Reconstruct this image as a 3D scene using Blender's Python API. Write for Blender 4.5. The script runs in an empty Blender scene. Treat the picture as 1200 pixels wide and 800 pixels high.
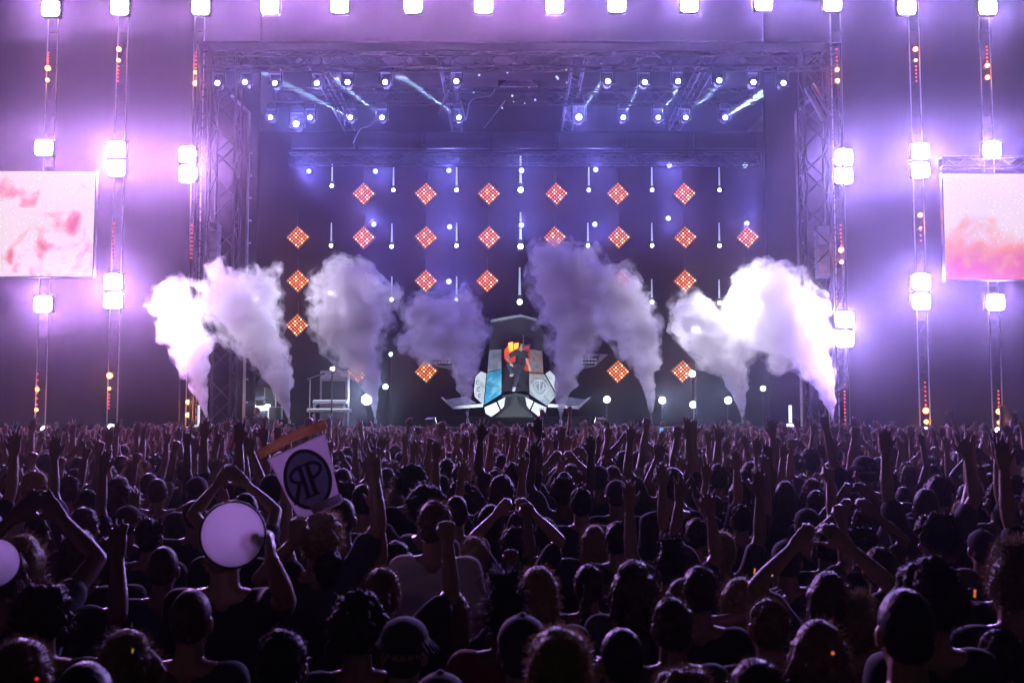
import bpy, bmesh, math, random
from math import radians, pi, sin, cos, tan, atan, sqrt
from mathutils import Vector, Matrix, noise, Quaternion
import numpy as np

random.seed(11)
SC = bpy.context.scene
COL = SC.collection

# ------------------------------------------------------------------ camera
F = 1287.0                     # focal length in pixels of the 1200 px wide photograph
CAM = Vector((0, 0, 2.1))
PITCH = atan(99 / F)
cam = bpy.data.cameras.new('camera')
cam.sensor_width = 36
cam.lens = 36 * F / 1200
cam.clip_end = 400
cam.clip_start = 0.05
cam.dof.use_dof = True
cam.dof.focus_distance = 30
cam.dof.aperture_fstop = 5.6
co = bpy.data.objects.new('camera', cam)
co.location = CAM
co.rotation_euler = (pi / 2 + PITCH, 0, 0)
COL.objects.link(co)
SC.camera = co
FWD = Vector((0, cos(PITCH), sin(PITCH)))
UPV = Vector((0, -sin(PITCH), cos(PITCH)))


def at(px, py, Y):
    """The point at depth Y (metres from the camera along the field) seen at a pixel of the photograph."""
    d = FWD * F + Vector((px - 600, 0, 0)) - UPV * (py - 400)
    return CAM + d * (Y / d.y)


def pix(p):
    v = Vector(p) - CAM
    z = v.dot(FWD)
    return 600 + F * v.x / z, 400 - F * v.dot(UPV) / z


# ------------------------------------------------------------------ night sky
W = bpy.data.worlds.new('World')
SC.world = W
W.use_nodes = True
nt = W.node_tree
sky = nt.nodes.new('ShaderNodeTexSky')
sky.sky_type = 'NISHITA'
sky.sun_disc = False
sky.sun_elevation = radians(-2.0)
sky.sun_rotation = radians(180)
nt.links.new(sky.outputs[0], nt.nodes['Background'].inputs[0])
nt.nodes['Background'].inputs[1].default_value = 0.05

SC.view_settings.view_transform = 'Standard'
SC.view_settings.look = 'None'
SC.view_settings.exposure = 0.0
SC.view_settings.gamma = 1.0

SC.render.engine = 'CYCLES'
cy = SC.cycles
cy.use_denoising = True
cy.denoiser = 'OPENIMAGEDENOISE'
cy.max_bounces = 9
cy.diffuse_bounces = 2
cy.glossy_bounces = 2
cy.transmission_bounces = 3
cy.transparent_max_bounces = 12
cy.volume_bounces = 7
cy.caustics_reflective = False
cy.caustics_refractive = False
cy.sample_clamp_indirect = 8.0
cy.sample_clamp_direct = 0.0
cy.volume_step_rate = .5
cy.volume_max_steps = 256
cy.use_adaptive_sampling = True
cy.adaptive_threshold = 0.02
try:
    cy.use_light_tree = False
except Exception:
    pass


# ------------------------------------------------------------------ materials
def lin(c):
    return tuple(((x / 255) / 12.92 if x / 255 < .04045 else ((x / 255 + .055) / 1.055) ** 2.4) for x in c)


def mat(name, col=(.1, .1, .1), rough=.6, metal=0.0, emit=None, strength=0, noise_amt=0.25, scale=8, bump=0.0):
    m = bpy.data.materials.new(name)
    m.use_nodes = True
    t = m.node_tree
    b = t.nodes['Principled BSDF']
    b.inputs['Roughness'].default_value = rough
    b.inputs['Metallic'].default_value = metal
    if noise_amt:
        tc = t.nodes.new('ShaderNodeTexCoord')
        n = t.nodes.new('ShaderNodeTexNoise')
        n.inputs['Scale'].default_value = scale
        n.inputs['Detail'].default_value = 5
        t.links.new(tc.outputs['Object'], n.inputs['Vector'])
        r = t.nodes.new('ShaderNodeMapRange')
        r.inputs['To Min'].default_value = 1 - noise_amt * 1.6
        r.inputs['To Max'].default_value = 1 + noise_amt * 1.6
        t.links.new(n.outputs['Fac'], r.inputs['Value'])
        mx = t.nodes.new('ShaderNodeVectorMath')
        mx.operation = 'SCALE'
        mx.inputs[0].default_value = col[:3]
        t.links.new(r.outputs[0], mx.inputs['Scale'])
        t.links.new(mx.outputs[0], b.inputs['Base Color'])
        if bump:
            bp = t.nodes.new('ShaderNodeBump')
            bp.inputs['Strength'].default_value = bump
            bp.inputs['Distance'].default_value = .02
            t.links.new(n.outputs['Fac'], bp.inputs['Height'])
            t.links.new(bp.outputs[0], b.inputs['Normal'])
    else:
        b.inputs['Base Color'].default_value = (*col[:3], 1)
    if emit:
        b.inputs['Emission Color'].default_value = (*emit, 1)
        b.inputs['Emission Strength'].default_value = strength
        m.cycles.emission_sampling = 'NONE'
    return m


def tint_mat(name, rough, trans=0.0, scale=20, amt=.25, attr=None, bump=.0):
    """A material whose own colour is the object's colour (clothes, skin, hair), mottled by noise."""
    m = bpy.data.materials.new(name)
    m.use_nodes = True
    t = m.node_tree
    b = t.nodes['Principled BSDF']
    b.inputs['Roughness'].default_value = rough
    if attr:
        oi = t.nodes.new('ShaderNodeAttribute')
        oi.attribute_name = attr
        c = oi.outputs['Color']
    else:
        oi = t.nodes.new('ShaderNodeObjectInfo')
        c = oi.outputs['Color']
    tc = t.nodes.new('ShaderNodeTexCoord')
    n = t.nodes.new('ShaderNodeTexNoise')
    n.inputs['Scale'].default_value = scale
    n.inputs['Detail'].default_value = 4
    t.links.new(tc.outputs['Object'], n.inputs['Vector'])
    r = t.nodes.new('ShaderNodeMapRange')
    r.inputs['To Min'].default_value = 1 - amt * 1.6
    r.inputs['To Max'].default_value = 1 + amt * 1.6
    t.links.new(n.outputs['Fac'], r.inputs['Value'])
    mx = t.nodes.new('ShaderNodeVectorMath')
    mx.operation = 'SCALE'
    t.links.new(c, mx.inputs[0])
    t.links.new(r.outputs[0], mx.inputs['Scale'])
    t.links.new(mx.outputs[0], b.inputs['Base Color'])
    if bump:
        bp = t.nodes.new('ShaderNodeBump')
        bp.inputs['Strength'].default_value = bump
        bp.inputs['Distance'].default_value = .02
        t.links.new(n.outputs['Fac'], bp.inputs['Height'])
        t.links.new(bp.outputs[0], b.inputs['Normal'])
    if trans:
        tr = t.nodes.new('ShaderNodeBsdfTranslucent')
        t.links.new(mx.outputs[0], tr.inputs[0])
        ms = t.nodes.new('ShaderNodeMixShader')
        ms.inputs[0].default_value = trans
        t.links.new(b.outputs[0], ms.inputs[1])
        t.links.new(tr.outputs[0], ms.inputs[2])
        t.links.new(ms.outputs[0], t.nodes['Material Output'].inputs['Surface'])
    return m


M = {}
M['black'] = mat('black_paint', (.02, .02, .022), .45)
M['cloth'] = mat('black_cloth', (.008, .008, .009), .95, scale=3)
M['cloth'].node_tree.nodes['Principled BSDF'].inputs['Specular IOR Level'].default_value = .02
M['deck'] = mat('stage_deck', (.03, .03, .035), .5, scale=4)
M['alu'] = mat('aluminium', (.45, .45, .47), .35, .9)
M['trussmetal'] = mat('dark_truss_metal', (.022, .022, .025), .5, .0)
M['grey'] = mat('grey_panel', (.3, .3, .32), .5)
M['white'] = mat('white_paint', (.7, .7, .72), .4)
M['soil'] = mat('trodden_grass', (.05, .06, .03), .95, scale=2, bump=.3)
M['blind'] = mat('blinder_glass', (.5, .5, .5), .3, emit=(1, .93, 1), strength=22, noise_amt=0)
M['cool'] = mat('cool_lens', (.5, .5, .5), .3, emit=(.85, .93, 1), strength=18, noise_amt=0)
M['cooldim'] = mat('cool_tube', (.5, .5, .5), .3, emit=(.5, .62, .9), strength=.55, noise_amt=0)
M['cooldimmer'] = mat('dim_lens', (.5, .5, .5), .3, emit=(.6, .75, .9), strength=1.3, noise_amt=0)
M['amber'] = mat('amber_lens', (.5, .3, .2), .3, emit=(1, .30, .08), strength=4.5, noise_amt=0)
M['red'] = mat('red_lens', (.5, .1, .1), .3, emit=(1, .12, .06), strength=1.2, noise_amt=0)
M['skin'] = tint_mat('skin', .36, scale=14, amt=.12)
M['hair'] = tint_mat('hair', .45, trans=.25, scale=40, amt=.3)
M['fabric'] = tint_mat('fabric', .85, scale=10, amt=.25, bump=.2)
M['crowd'] = tint_mat('crowd_cloth_and_skin', .7, attr='tint', scale=6, amt=.15)


# ------------------------------------------------------------------ helpers
def obj(name, bm_or_me, m, parent=None, smooth=False):
    if isinstance(bm_or_me, bmesh.types.BMesh):
        me = bpy.data.meshes.new(name)
        bm_or_me.normal_update()
        bm_or_me.to_mesh(me)
        bm_or_me.free()
    else:
        me = bm_or_me
    if m is not None and not me.materials:
        for x in (m if isinstance(m, (list, tuple)) else [m]):
            me.materials.append(x)
    if smooth:
        me.polygons.foreach_set('use_smooth', [True] * len(me.polygons))
    o = bpy.data.objects.new(name, me)
    COL.objects.link(o)
    if parent:
        o.parent = parent
    return o


def tag(o, label=None, cat=None, group=None, kind=None):
    for k, v in (('label', label), ('category', cat), ('group', group), ('kind', kind)):
        if v:
            o[k] = v
    return o


def thing(name, label, cat, loc=(0, 0, 0), group=None, rot=(0, 0, 0)):
    o = bpy.data.objects.new(name, None)
    o.empty_display_size = .2
    COL.objects.link(o)
    o.location = loc
    o.rotation_euler = rot
    return tag(o, label, cat, group)


def copy_tree(o, parent=None):
    c = o.copy()
    COL.objects.link(c)
    c.parent = parent
    for ch in list(o.children):
        if ch.type != 'LIGHT':
            copy_tree(ch, c)
    return c


def box(bm, c, s, rot=None, bevel=0.0, mi=0):
    r = bmesh.ops.create_cube(bm, size=1)
    vs = r['verts']
    fs = {f for v in vs for f in v.link_faces}
    for f in fs:
        f.material_index = mi
    if bevel:
        for v in vs:
            v.co = Vector((v.co.x * s[0], v.co.y * s[1], v.co.z * s[2]))
        es = {e for v in vs for e in v.link_edges}
        rr = bmesh.ops.bevel(bm, geom=list(es), offset=bevel, segments=2, affect='EDGES', profile=.5)
        vs = list({v for f in rr['faces'] for v in f.verts} | {v for v in vs if v.is_valid})
        for f in {f for v in vs for f in v.link_faces}:
            f.material_index = mi
    else:
        for v in vs:
            v.co = Vector((v.co.x * s[0], v.co.y * s[1], v.co.z * s[2]))
    mtx = Matrix.Translation(c)
    if rot is not None:
        mtx = mtx @ rot.to_4x4()
    bmesh.ops.transform(bm, matrix=mtx, verts=vs)
    return vs


def tube(bm, a, b, r, r2=None, n=8, caps=True, mi=0):
    a, b = Vector(a), Vector(b)
    d = b - a
    L = d.length
    if L < 1e-6:
        return
    res = bmesh.ops.create_cone(bm, cap_ends=caps, segments=n, radius1=r, radius2=r if r2 is None else r2, depth=L)
    q = d.to_track_quat('Z', 'Y')
    bmesh.ops.transform(bm, matrix=Matrix.Translation((a + b) / 2) @ q.to_matrix().to_4x4(), verts=res['verts'])
    for f in {f for v in res['verts'] for f in v.link_faces}:
        f.material_index = mi


def ball(bm, c, r, sub=2, q=None):
    res = bmesh.ops.create_icosphere(bm, subdivisions=sub, radius=1)
    r = (r, r, r) if isinstance(r, (int, float)) else r
    mtx = Matrix.Translation(c) @ (q.to_matrix().to_4x4() if q else Matrix.Identity(4)) @ Matrix.Diagonal((*r, 1))
    bmesh.ops.transform(bm, matrix=mtx, verts=res['verts'])


def poly_prism(bm, pts, thick, axis=Vector((0, 1, 0))):
    """A solid of some thickness over the closed outline pts."""
    vs = [bm.verts.new(Vector(p)) for p in pts]
    f = bm.faces.new(vs)
    r = bmesh.ops.extrude_face_region(bm, geom=[f])
    nv = [x for x in r['geom'] if isinstance(x, bmesh.types.BMVert)]
    bmesh.ops.translate(bm, vec=axis * thick, verts=nv)
    bmesh.ops.recalc_face_normals(bm, faces=bm.faces)


def truss_mesh(L, size, step=None, r=.03, rb=.014):
    """A box truss along +X: four chords and zigzag bracing on every side."""
    bm = bmesh.new()
    h = size / 2
    step = step or size
    n = max(1, round(L / step))
    for sy in (-1, 1):
        for sz in (-1, 1):
            tube(bm, (0, sy * h, sz * h), (L, sy * h, sz * h), r, n=6)
    cs = [(-h, -h), (h, -h), (h, h), (-h, h)]
    for k in range(4):
        a, b = cs[k], cs[(k + 1) % 4]
        for i in range(n):
            x0, x1 = L * i / n, L * (i + 1) / n
            p, q = (a, b) if i % 2 == 0 else (b, a)
            tube(bm, (x0, *p), (x1, *q), rb, n=4, caps=False)
        for x in (0, L):
            tube(bm, (x, *a), (x, *b), r * .8, n=4)
    return bm


def truss(name, label, a, b, size, step=None, r=.03, rb=.014, group=None, m='trussmetal', cat='truss'):
    a, b = Vector(a), Vector(b)
    d = b - a
    o = obj(name, truss_mesh(d.length, size, step, r, rb), M[m])
    o.location = a
    o.rotation_mode = 'QUATERNION'
    o.rotation_quaternion = d.to_track_quat('X', 'Z')
    return tag(o, label, cat, group)


def lamp(kind, parent, loc, power, col, aim=None, size=pi, blend=1.0, soft=0.0):
    l = bpy.data.lights.new('lamp_light', kind)
    l.energy = power
    l.color = col
    l.shadow_soft_size = soft
    if kind == 'SPOT':
        l.spot_size = size
        l.spot_blend = blend
    o = bpy.data.objects.new('lamp_light', l)
    COL.objects.link(o)
    o.location = loc
    if aim is not None:
        o.rotation_mode = 'QUATERNION'
        o.rotation_quaternion = Vector(aim).to_track_quat('-Z', 'Y')
    if parent is not None:
        o.parent = parent
    return o


ORD = ['first', 'second', 'third', 'fourth', 'fifth', 'sixth', 'seventh', 'eighth', 'ninth', 'tenth', 'eleventh', 'twelfth',
       'thirteenth', 'fourteenth', 'fifteenth', 'sixteenth', 'seventeenth', 'eighteenth', 'nineteenth', 'twentieth']

# ------------------------------------------------------------------ setting: ground
bm = bmesh.new()
bmesh.ops.create_grid(bm, x_segments=60, y_segments=60, size=150)
for v in bm.verts:
    v.co.z = .03 * noise.noise(v.co * .2)
tag(obj('ground', bm, M['soil']), kind='structure')

# ------------------------------------------------------------------ stage
YF = 33.0                      # stage front edge
SZ = at(600, 500, YF).z        # deck height, about 2.05 m
YB = 46.0
stage = thing('stage', 'wide black concert stage with dark deck and cloth skirt facing the crowd', 'stage', (0, YF, 0))
bm = bmesh.new()
box(bm, (0, 7, SZ - .15), (22.4, 14, .3), bevel=.02)
obj('deck', bm, M['deck'], stage)
bm = bmesh.new()
NW = 160
rows = []
for j in (0, 1):
    rows.append([bm.verts.new((-11.1 + 22.2 * i / NW, .05 + .035 * sin(i * 1.9) + .02 * sin(i * .7), .02 if j == 0 else SZ - .31)) for i in range(NW + 1)])
for i in range(NW):
    bm.faces.new((rows[0][i], rows[0][i + 1], rows[1][i + 1], rows[1][i]))
obj('skirt', bm, M['cloth'], stage, smooth=True)
bm = bmesh.new()
box(bm, (0, -.03, SZ - .06), (22.4, .04, .05))
obj('edge_trim', bm, M['alu'], stage)


def drape(name, label, x0, x1, y, z0, z1, fold=.0, cat='curtain', group=None, n=None):
    bm = bmesh.new()
    n = n or int(abs(x1 - x0) * 14)
    prev = None
    for i in range(n + 1):
        x = x0 + (x1 - x0) * i / n
        dy = fold * sin(i * 1.3) + fold * .6 * sin(i * .47 + 2)
        cur = [bm.verts.new((x, y + dy, z0)), bm.verts.new((x, y + dy * .8, z1))]
        if prev:
            bm.faces.new((prev[0], cur[0], cur[1], prev[1]))
        prev = cur
    o = obj(name, bm, M['cloth'], smooth=True)
    md = o.modifiers.new('thickness', 'SOLIDIFY')
    md.thickness = .01
    return tag(o, label, cat, group)


drape('backdrop_curtain', 'black backdrop curtain hanging behind the amber lamp panels at the stage back', -13, 13, YB, SZ + .02, 14.6)
drape('side_curtain', 'black scrim hanging beyond the lamp masts under the left screen', -26, -8.6, 36.8, .05 , 19, 0, group='side scrims')
drape('side_curtain', 'black scrim hanging beyond the lamp masts under the right screen', 8.6, 26, 36.8, .05 , 19, 0, group='side scrims')
drape('header_curtain', 'black scrim band above the roof trusses behind the top lamp row', -8.6, 8.6, 36.6, 14.7, 19, 0)
roof = thing('stage_roof', 'black stage roof canopy over the trusses', 'roof', (0, 0, 0))
bm = bmesh.new()
poly_prism(bm, [(-10, 34, 14.2), (10, 34, 14.2), (10, 47, 14.65), (-10, 47, 14.65)], .06, Vector((0, 0, 1)))
obj('roof_sheet', bm, M['cloth'], roof)

# ------------------------------------------------------------------ truss work
RZ = at(600, 97, 35.0).z + .75          # roof truss height
pL, pR = at(243, 90, 35), at(978, 90, 35)
truss('roof_truss', 'front roof truss carrying the upper row of stage spotlights', (pL.x, 35, RZ), (pR.x, 35, RZ), .55, .6, .03, .015)
truss('roof_truss', 'middle roof truss carrying the lower row of stage spotlights', (-8.6, 39, RZ), (8.8, 39, RZ), .5, .6, .03, .014)
p0, p1 = at(340, 187, 43.5), at(890, 187, 43.5)
truss('roof_truss', 'faint dark truss under the grid of dim panels', (p0.x, 43.5, p0.z), (p1.x, 43.5, p1.z), .45, .6, .025, .014)
a = at(240, 72, 34.6); b = at(980, 72, 34.6)
truss('roof_truss', 'topmost roof truss along the front edge of the roof', (a.x, 34.6, a.z), (b.x, 34.6, b.z), .5, .6, .028, .013)
for x in (-6.5, -2.2, 2.2, 6.5):
    side = 'fan end' if abs(x) > 4 else 'centre'
    truss('cross_truss', f"{'left' if x < 0 else 'right'} {'outer' if abs(x) > 4 else 'inner'} roof truss running from stage front to back",
          (x, 35.4, RZ + .1), (x, 43.2, RZ + .1), .4, .55, .025, .012)
for s, px in ((-1, 262), (1, 957)):
    c = at(px, 300, 35)
    truss('stage_tower', f"tall {'left' if s < 0 else 'right'} truss tower holding up the stage roof", (c.x, 35, SZ), (c.x, 35, RZ + .3), .8, .8, .045, .02, cat='tower')
    c = at(235 if s < 0 else 982, 300, 34.4)
    truss('stage_tower', f"slim {'left' if s < 0 else 'right'} truss tower at the stage's outer corner", (c.x, 34.4, SZ), (c.x, 34.4, RZ + .3), .35, .5, .03, .014, cat='tower')
    x1 = at(289 if s < 0 else 936, 300, 36).x
    bm = bmesh.new()
    tube(bm, (x1, 36, SZ), (x1, 36, at(289, 133, 36).z), .05)
    tube(bm, (x1, 36, at(289, 133, 36).z), (x1 - s * -.62, 36, at(289, 112, 36).z), .05)
    for k in range(12):
        z = SZ + .8 + k * .75
        box(bm, (x1 + .06, 35.95, z), (.16, .06, .05))
    o = obj('portal_pole', bm, M['alu'])
    tag(o, f"pale metal pole bent at its top, {'left' if s < 0 else 'right'} inner edge of the stage opening", 'pole')
bm = bmesh.new()
q0, q1 = at(945, 103, 34.2), at(966, 141, 34.2)
tube(bm, q0, q1, .09, n=12)
tag(obj('diagonal_strut', bm, M['alu'], smooth=False), 'upper of two thick slanting tubes at the right top corner', 'strut', 'corner struts')
bm = bmesh.new()
tube(bm, q0 + Vector((.18, 0, .12)), q1 + Vector((.2, 0, .15)), .06, n=12)
tag(obj('diagonal_strut', bm, M['alu']), 'thinner slanting tube beside the thick one at right top corner', 'strut', 'corner struts')

# hanging curved loudspeaker columns at both edges of the opening
for s, px, y0, y1 in ((-1, 250, 262, 318), (1, 963, 266, 326)):
    t = thing('speaker_column', f"pale grey curved speaker column hanging inside the {'left' if s < 0 else 'right'} stage tower", 'loudspeaker', at(px, y0, 35.0), 'curved speaker columns')
    H = (y1 - y0) / F * 35
    k = 5
    for i in range(k):
        bm = bmesh.new()
        ang = radians(2 + i * 2.2)
        box(bm, (0, -.05 * i * i * .12, -H * (i + .5) / k), (.42, .5, H / k * .93), Matrix.Rotation(-ang, 3, 'X'), bevel=.02)
        obj('cabinet', bm, M['grey'], t)

# ------------------------------------------------------------------ blinders
PURL = (.66, .31, 1.0)
PURR = (.45, .28, 1.0)
KP = 2.0                     # dimmer setting of the whole rig


def make_blinder():
    t = thing('blinder_lamp', 'x', 'stage lamp')
    bm = bmesh.new()
    box(bm, (0, .16, 0), (.6, .26, .52), bevel=.05)
    obj('housing', bm, M['black'], t)
    bm = bmesh.new()
    poly_prism(bm, [(.275 * (abs(cos(a)) ** .42) * (1 if cos(a) > 0 else -1), -.005, .25 * (abs(sin(a)) ** .42) * (1 if sin(a) > 0 else -1)) for a in [2 * pi * i / 40 for i in range(40)]], .04)
    obj('lens', bm, M['blind'], t, smooth=True)
    bm = bmesh.new()
    for s in (-1, 1):
        box(bm, (s * .33, .16, .12), (.025, .06, .4))
    box(bm, (0, .16, .325), (.685, .06, .025))
    obj('yoke', bm, M['black'], t)
    return t


BL0 = make_blinder()
bl_used = [False]


def blinder(px, py, Y, label, group, power, col, scale=1.0):
    t = BL0 if not bl_used[0] else copy_tree(BL0)
    bl_used[0] = True
    t.location = at(px, py, Y)
    t.scale = (scale,) * 3
    tag(t, label, 'stage lamp', group)
    lamp('SPOT', t, (0, -.06, 0), power * KP, col, (0, -1, -.4), radians(156), 1.0)
    return t


YM = 34.4
top = [59, 140, 235, 316, 398, 484, 567, 650, 723, 808, 895, 976, 1063, 1158]
topy = [10, 8, 8, 7, 6, 6, 6, 6, 5, 5, 3, 4, 8, 8]
for i, px in enumerate(top):
    c = PURL if px < 700 else PURR
    blinder(px, topy[i], YM, f'dazzling white square lamp, {ORD[i]} from the left in the topmost row', 'dazzling lamps on the top truss', 900, c)
tz = at(600, -22, YM).z
truss('lamp_truss', 'long overhead truss that the topmost row of dazzling lamps hangs from', (-17, YM, tz), (17, YM, tz), .5, .6)

MASTS = [
    # rail px, lamp list, orange (y, size), dots (y0,y1,n), lower lamp px
    (55, [(51, 173), (50, 356)], [(80, 1.4), (94, 1)], [(62, 75, 5)], [(456, 1), (480, .9)], [(438, 474, 6)], (51, 503)),
    (138, [(136, 175), (136, 197), (132, 330), (132, 352)], [(58, 1.2), (71, 1)], [(78, 95, 5), (262, 305, 10)], [(440, 1.5), (455, .8)], [(462, 478, 5)], (130, 500)),
    (229, [(220, 181), (220, 203), (216, 375), (216, 397)], [(85, .9), (98, 1.3)], [(62, 80, 5), (264, 302, 9)], [(471, 1.2), (486, 1.2)], [], None),
    (984, [(989, 184), (989, 206), (990, 374), (990, 397)], [(82, 1), (95, 1.2)], [(58, 76, 5), (264, 288, 6)], [(293, 1.4), (307, 1)], [(450, 496, 12)], None),
    (1077, [(1079, 177), (1079, 199), (1080, 330), (1080, 353)], [(58, 1.2), (71, .8)], [(78, 95, 5), (270, 282, 3)], [(252, 1.2), (267, .6), (481, 1.5), (494, 1.1)], [(448, 474, 6)], (1085, 504)),
    (1161, [(1163, 175), (1167, 354)], [(77, 1.1), (91, 1.2)], [(55, 72, 5)], [(482, 1.4), (495, 1.1)], [(458, 476, 5)], (1170, 504)),
]
MN = ['outermost mast near the left screen', 'second mast from the left', 'third mast from the left', 'mast at the right stage corner', 'mast before the right screen', 'outermost mast at the right screen']
for mi, (rx, lamps, o1, d1, o2, d2, foot) in enumerate(MASTS):
    c = PURL if rx < 600 else PURR
    t = thing('lamp_mast', f"slim two-rail ladder with amber bulbs, {MN[mi]}", 'lighting mast', (0, 0, 0), 'lighting masts')
    w = .16
    x0 = at(rx, 250, YM + .3).x
    zb, zt = at(rx, 497, YM + .3).z, tz - .25
    for s in (-1, 1):
        bm = bmesh.new()
        tube(bm, (x0 + s * w, YM + .3, SZ if abs(x0) < 11.1 else .02), (x0 + s * w, YM + .3, zt), .022, n=8)
        obj('rail', bm, M['alu'], t)
    bm = bmesh.new()
    prev = None
    z0_ = SZ + .1 if abs(x0) < 11.1 else .5
    nz = int((zt - z0_) / .55)
    for k in range(nz):
        z = z0_ + k * .55
        tube(bm, (x0 - w, YM + .3, z), (x0 + w, YM + .3, z), .009, n=5)
        if k % 2 == 0:
            tube(bm, (x0 - w, YM + .3, z), (x0 + w, YM + .3, z + .55), .006, n=4)
    obj('rung_lattice', bm, M['black'], t)
    bx = at(rx - 4, 0, YM + .1)
    for (y, s) in o1 + o2:
        p = at(rx, y, YM + .1); p.x = x0 - .04
        bm = bmesh.new()
        ball(bm, p, .066 * s, 2)
        bo = obj('amber_bulb', bm, M['amber'], t, smooth=True)
        lamp('POINT', bo, p + Vector((0, -.14, 0)), 14 * s, (1, .3, .06))
        bm = bmesh.new()
        tube(bm, p + Vector((0, .03, 0)), p + Vector((0, .2, 0)), .05)
        obj('bulb_socket', bm, M['black'], bo)
    for (y0, y1, n) in d1 + d2:
        for k in range(n):
            p = at(rx, y0 + (y1 - y0) * k / max(1, n - 1), YM + .1); p.x = x0 - .04
            bm = bmesh.new()
            ball(bm, p, .034, 1)
            obj('red_bulb', bm, M['red'], t, smooth=True)
    pos = ['upper', 'lower'] if len(lamps) == 2 else ['top', 'second highest', 'third highest', 'lowest']
    for k, (lx, ly) in enumerate(lamps):
        blinder(lx, ly, YM, f"dazzling white square lamp, {pos[k]} on the {MN[mi]}", 'dazzling lamps on the masts', 1300, c, 1.0)
    if foot:
        p = at(foot[0], foot[1], 32.6)
        f = thing('foot_lamp', f"small white lamp at the foot of the {MN[mi]}", 'stage lamp', p, 'small lamps at the mast feet')
        bm = bmesh.new(); ball(bm, (0, 0, 0), .085, 2)
        obj('lens', bm, M['cool'], f, smooth=True)
        bm = bmesh.new(); tube(bm, (0, .06, 0), (0, .28, .02), .1, .07)
        obj('housing', bm, M['black'], f)
        bm = bmesh.new(); tube(bm, (0, .2, -p.z), (0, .2, -.05), .025)
        obj('post', bm, M['black'], f)
        lamp('POINT', f, (0, -.15, 0), 25, (.8, .85, 1))


# ------------------------------------------------------------------ video screens
def screen_mat(name, seed, base):
    m = bpy.data.materials.new(name)
    m.use_nodes = True
    t = m.node_tree
    t.nodes.remove(t.nodes['Principled BSDF'])
    N = t.nodes.new
    L = t.links.new
    tc = N('ShaderNodeTexCoord')
    sp = N('ShaderNodeSeparateXYZ'); L(tc.outputs['Object'], sp.inputs[0])
    nz = N('ShaderNodeTexNoise'); nz.noise_dimensions = '4D'
    nz.inputs['W'].default_value = seed
    nz.inputs['Scale'].default_value = 1.1
    nz.inputs['Detail'].default_value = 7
    nz.inputs['Distortion'].default_value = .5
    L(tc.outputs['Object'], nz.inputs['Vector'])
    # height within the panel: 0 bottom .. 1 top
    mr = N('ShaderNodeMapRange'); mr.inputs['From Min'].default_value = -1.75; mr.inputs['From Max'].default_value = 1.75
    L(sp.outputs['Z'], mr.inputs['Value'])
    ad = N('ShaderNodeMath'); ad.operation = 'MULTIPLY_ADD'
    L(nz.outputs['Fac'], ad.inputs[0]); ad.inputs[1].default_value = base[0]
    mr.inputs['To Max'].default_value = .5 if base[0] > 2 else 1.0
    L(mr.outputs[0], ad.inputs[2])
    cr = N('ShaderNodeValToRGB')
    el = cr.color_ramp.elements
    el[0].position = base[1]; el[0].color = (.80, .10, .17, 1)
    el[1].position = base[2]; el[1].color = (1, .82, .84, 1)
    e = el.new((base[1] + base[2]) / 2); e.color = base[3]
    sc = N('ShaderNodeMath'); sc.operation = 'MULTIPLY'; L(ad.outputs[0], sc.inputs[0]); sc.inputs[1].default_value = .5
    L(sc.outputs[0], cr.inputs[0])
    # the crowd in the picture: bright flecks in the lower part
    vo = N('ShaderNodeTexVoronoi'); vo.inputs['Scale'].default_value = 9
    L(tc.outputs['Object'], vo.inputs['Vector'])
    fl = N('ShaderNodeMapRange'); fl.inputs['From Min'].default_value = .06; fl.inputs['From Max'].default_value = .2
    fl.inputs['To Min'].default_value = 1.8; fl.inputs['To Max'].default_value = .9
    L(vo.outputs['Distance'], fl.inputs['Value'])
    vm = N('ShaderNodeVectorMath'); vm.operation = 'SCALE'
    L(cr.outputs[0], vm.inputs[0]); L(fl.outputs[0], vm.inputs['Scale'])
    em = N('ShaderNodeEmission'); L(vm.outputs[0], em.inputs[0]); em.inputs[1].default_value = .85
    L(em.outputs[0], t.nodes['Material Output'].inputs[0])
    m.cycles.emission_sampling = 'NONE'
    return m


for s, x0, x1, y0, y1, base, lab in ((-1, -110, 109, 201, 324, (3.0, .58, .84, (.97, .36, .38, 1)), 'left video screen glowing pink and white with a red crowd picture'),
                                     (1, 1104, 1320, 204, 328, (.8, .25, .47, (1, .36, .18, 1)), 'right video screen glowing white above an orange and pink crowd picture')):
    Y = 33.6
    a, b = at(x0, y0, Y), at(x1, y1, Y)
    c = (a + b) / 2
    t = thing('video_screen', lab, 'screen', c)
    w, h = b.x - a.x, a.z - b.z
    bm = bmesh.new(); box(bm, (0, -.02, 0), (w, .04, h))
    p = obj('display_panel', bm, screen_mat('screen_picture_left' if s < 0 else 'screen_picture_right', 3.3 if s < 0 else 8.1, base), t)
    bm = bmesh.new()
    for zz in (-1, 1):
        box(bm, (0, .05, zz * (h / 2 + .015)), (w + .06, .2, .03))
    for xx in (-1, 1):
        box(bm, (xx * (w / 2 + .015), .05, 0), (.03, .2, h))
    box(bm, (0, .1, 0), (w, .1, h))
    obj('frame', bm, M['black'], t)
    lamp('AREA', t, (0, -.3, 0), 60, (1, .6, .7), (0, -1, 0)).data.size = 3
    if s > 0:
        truss('screen_truss', 'horizontal truss just above the right video screen', (c.x - w / 2, Y + .1, a.z + .38), (c.x + w / 2, Y + .1, a.z + .38), .32, .4, .025, .012)


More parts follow.
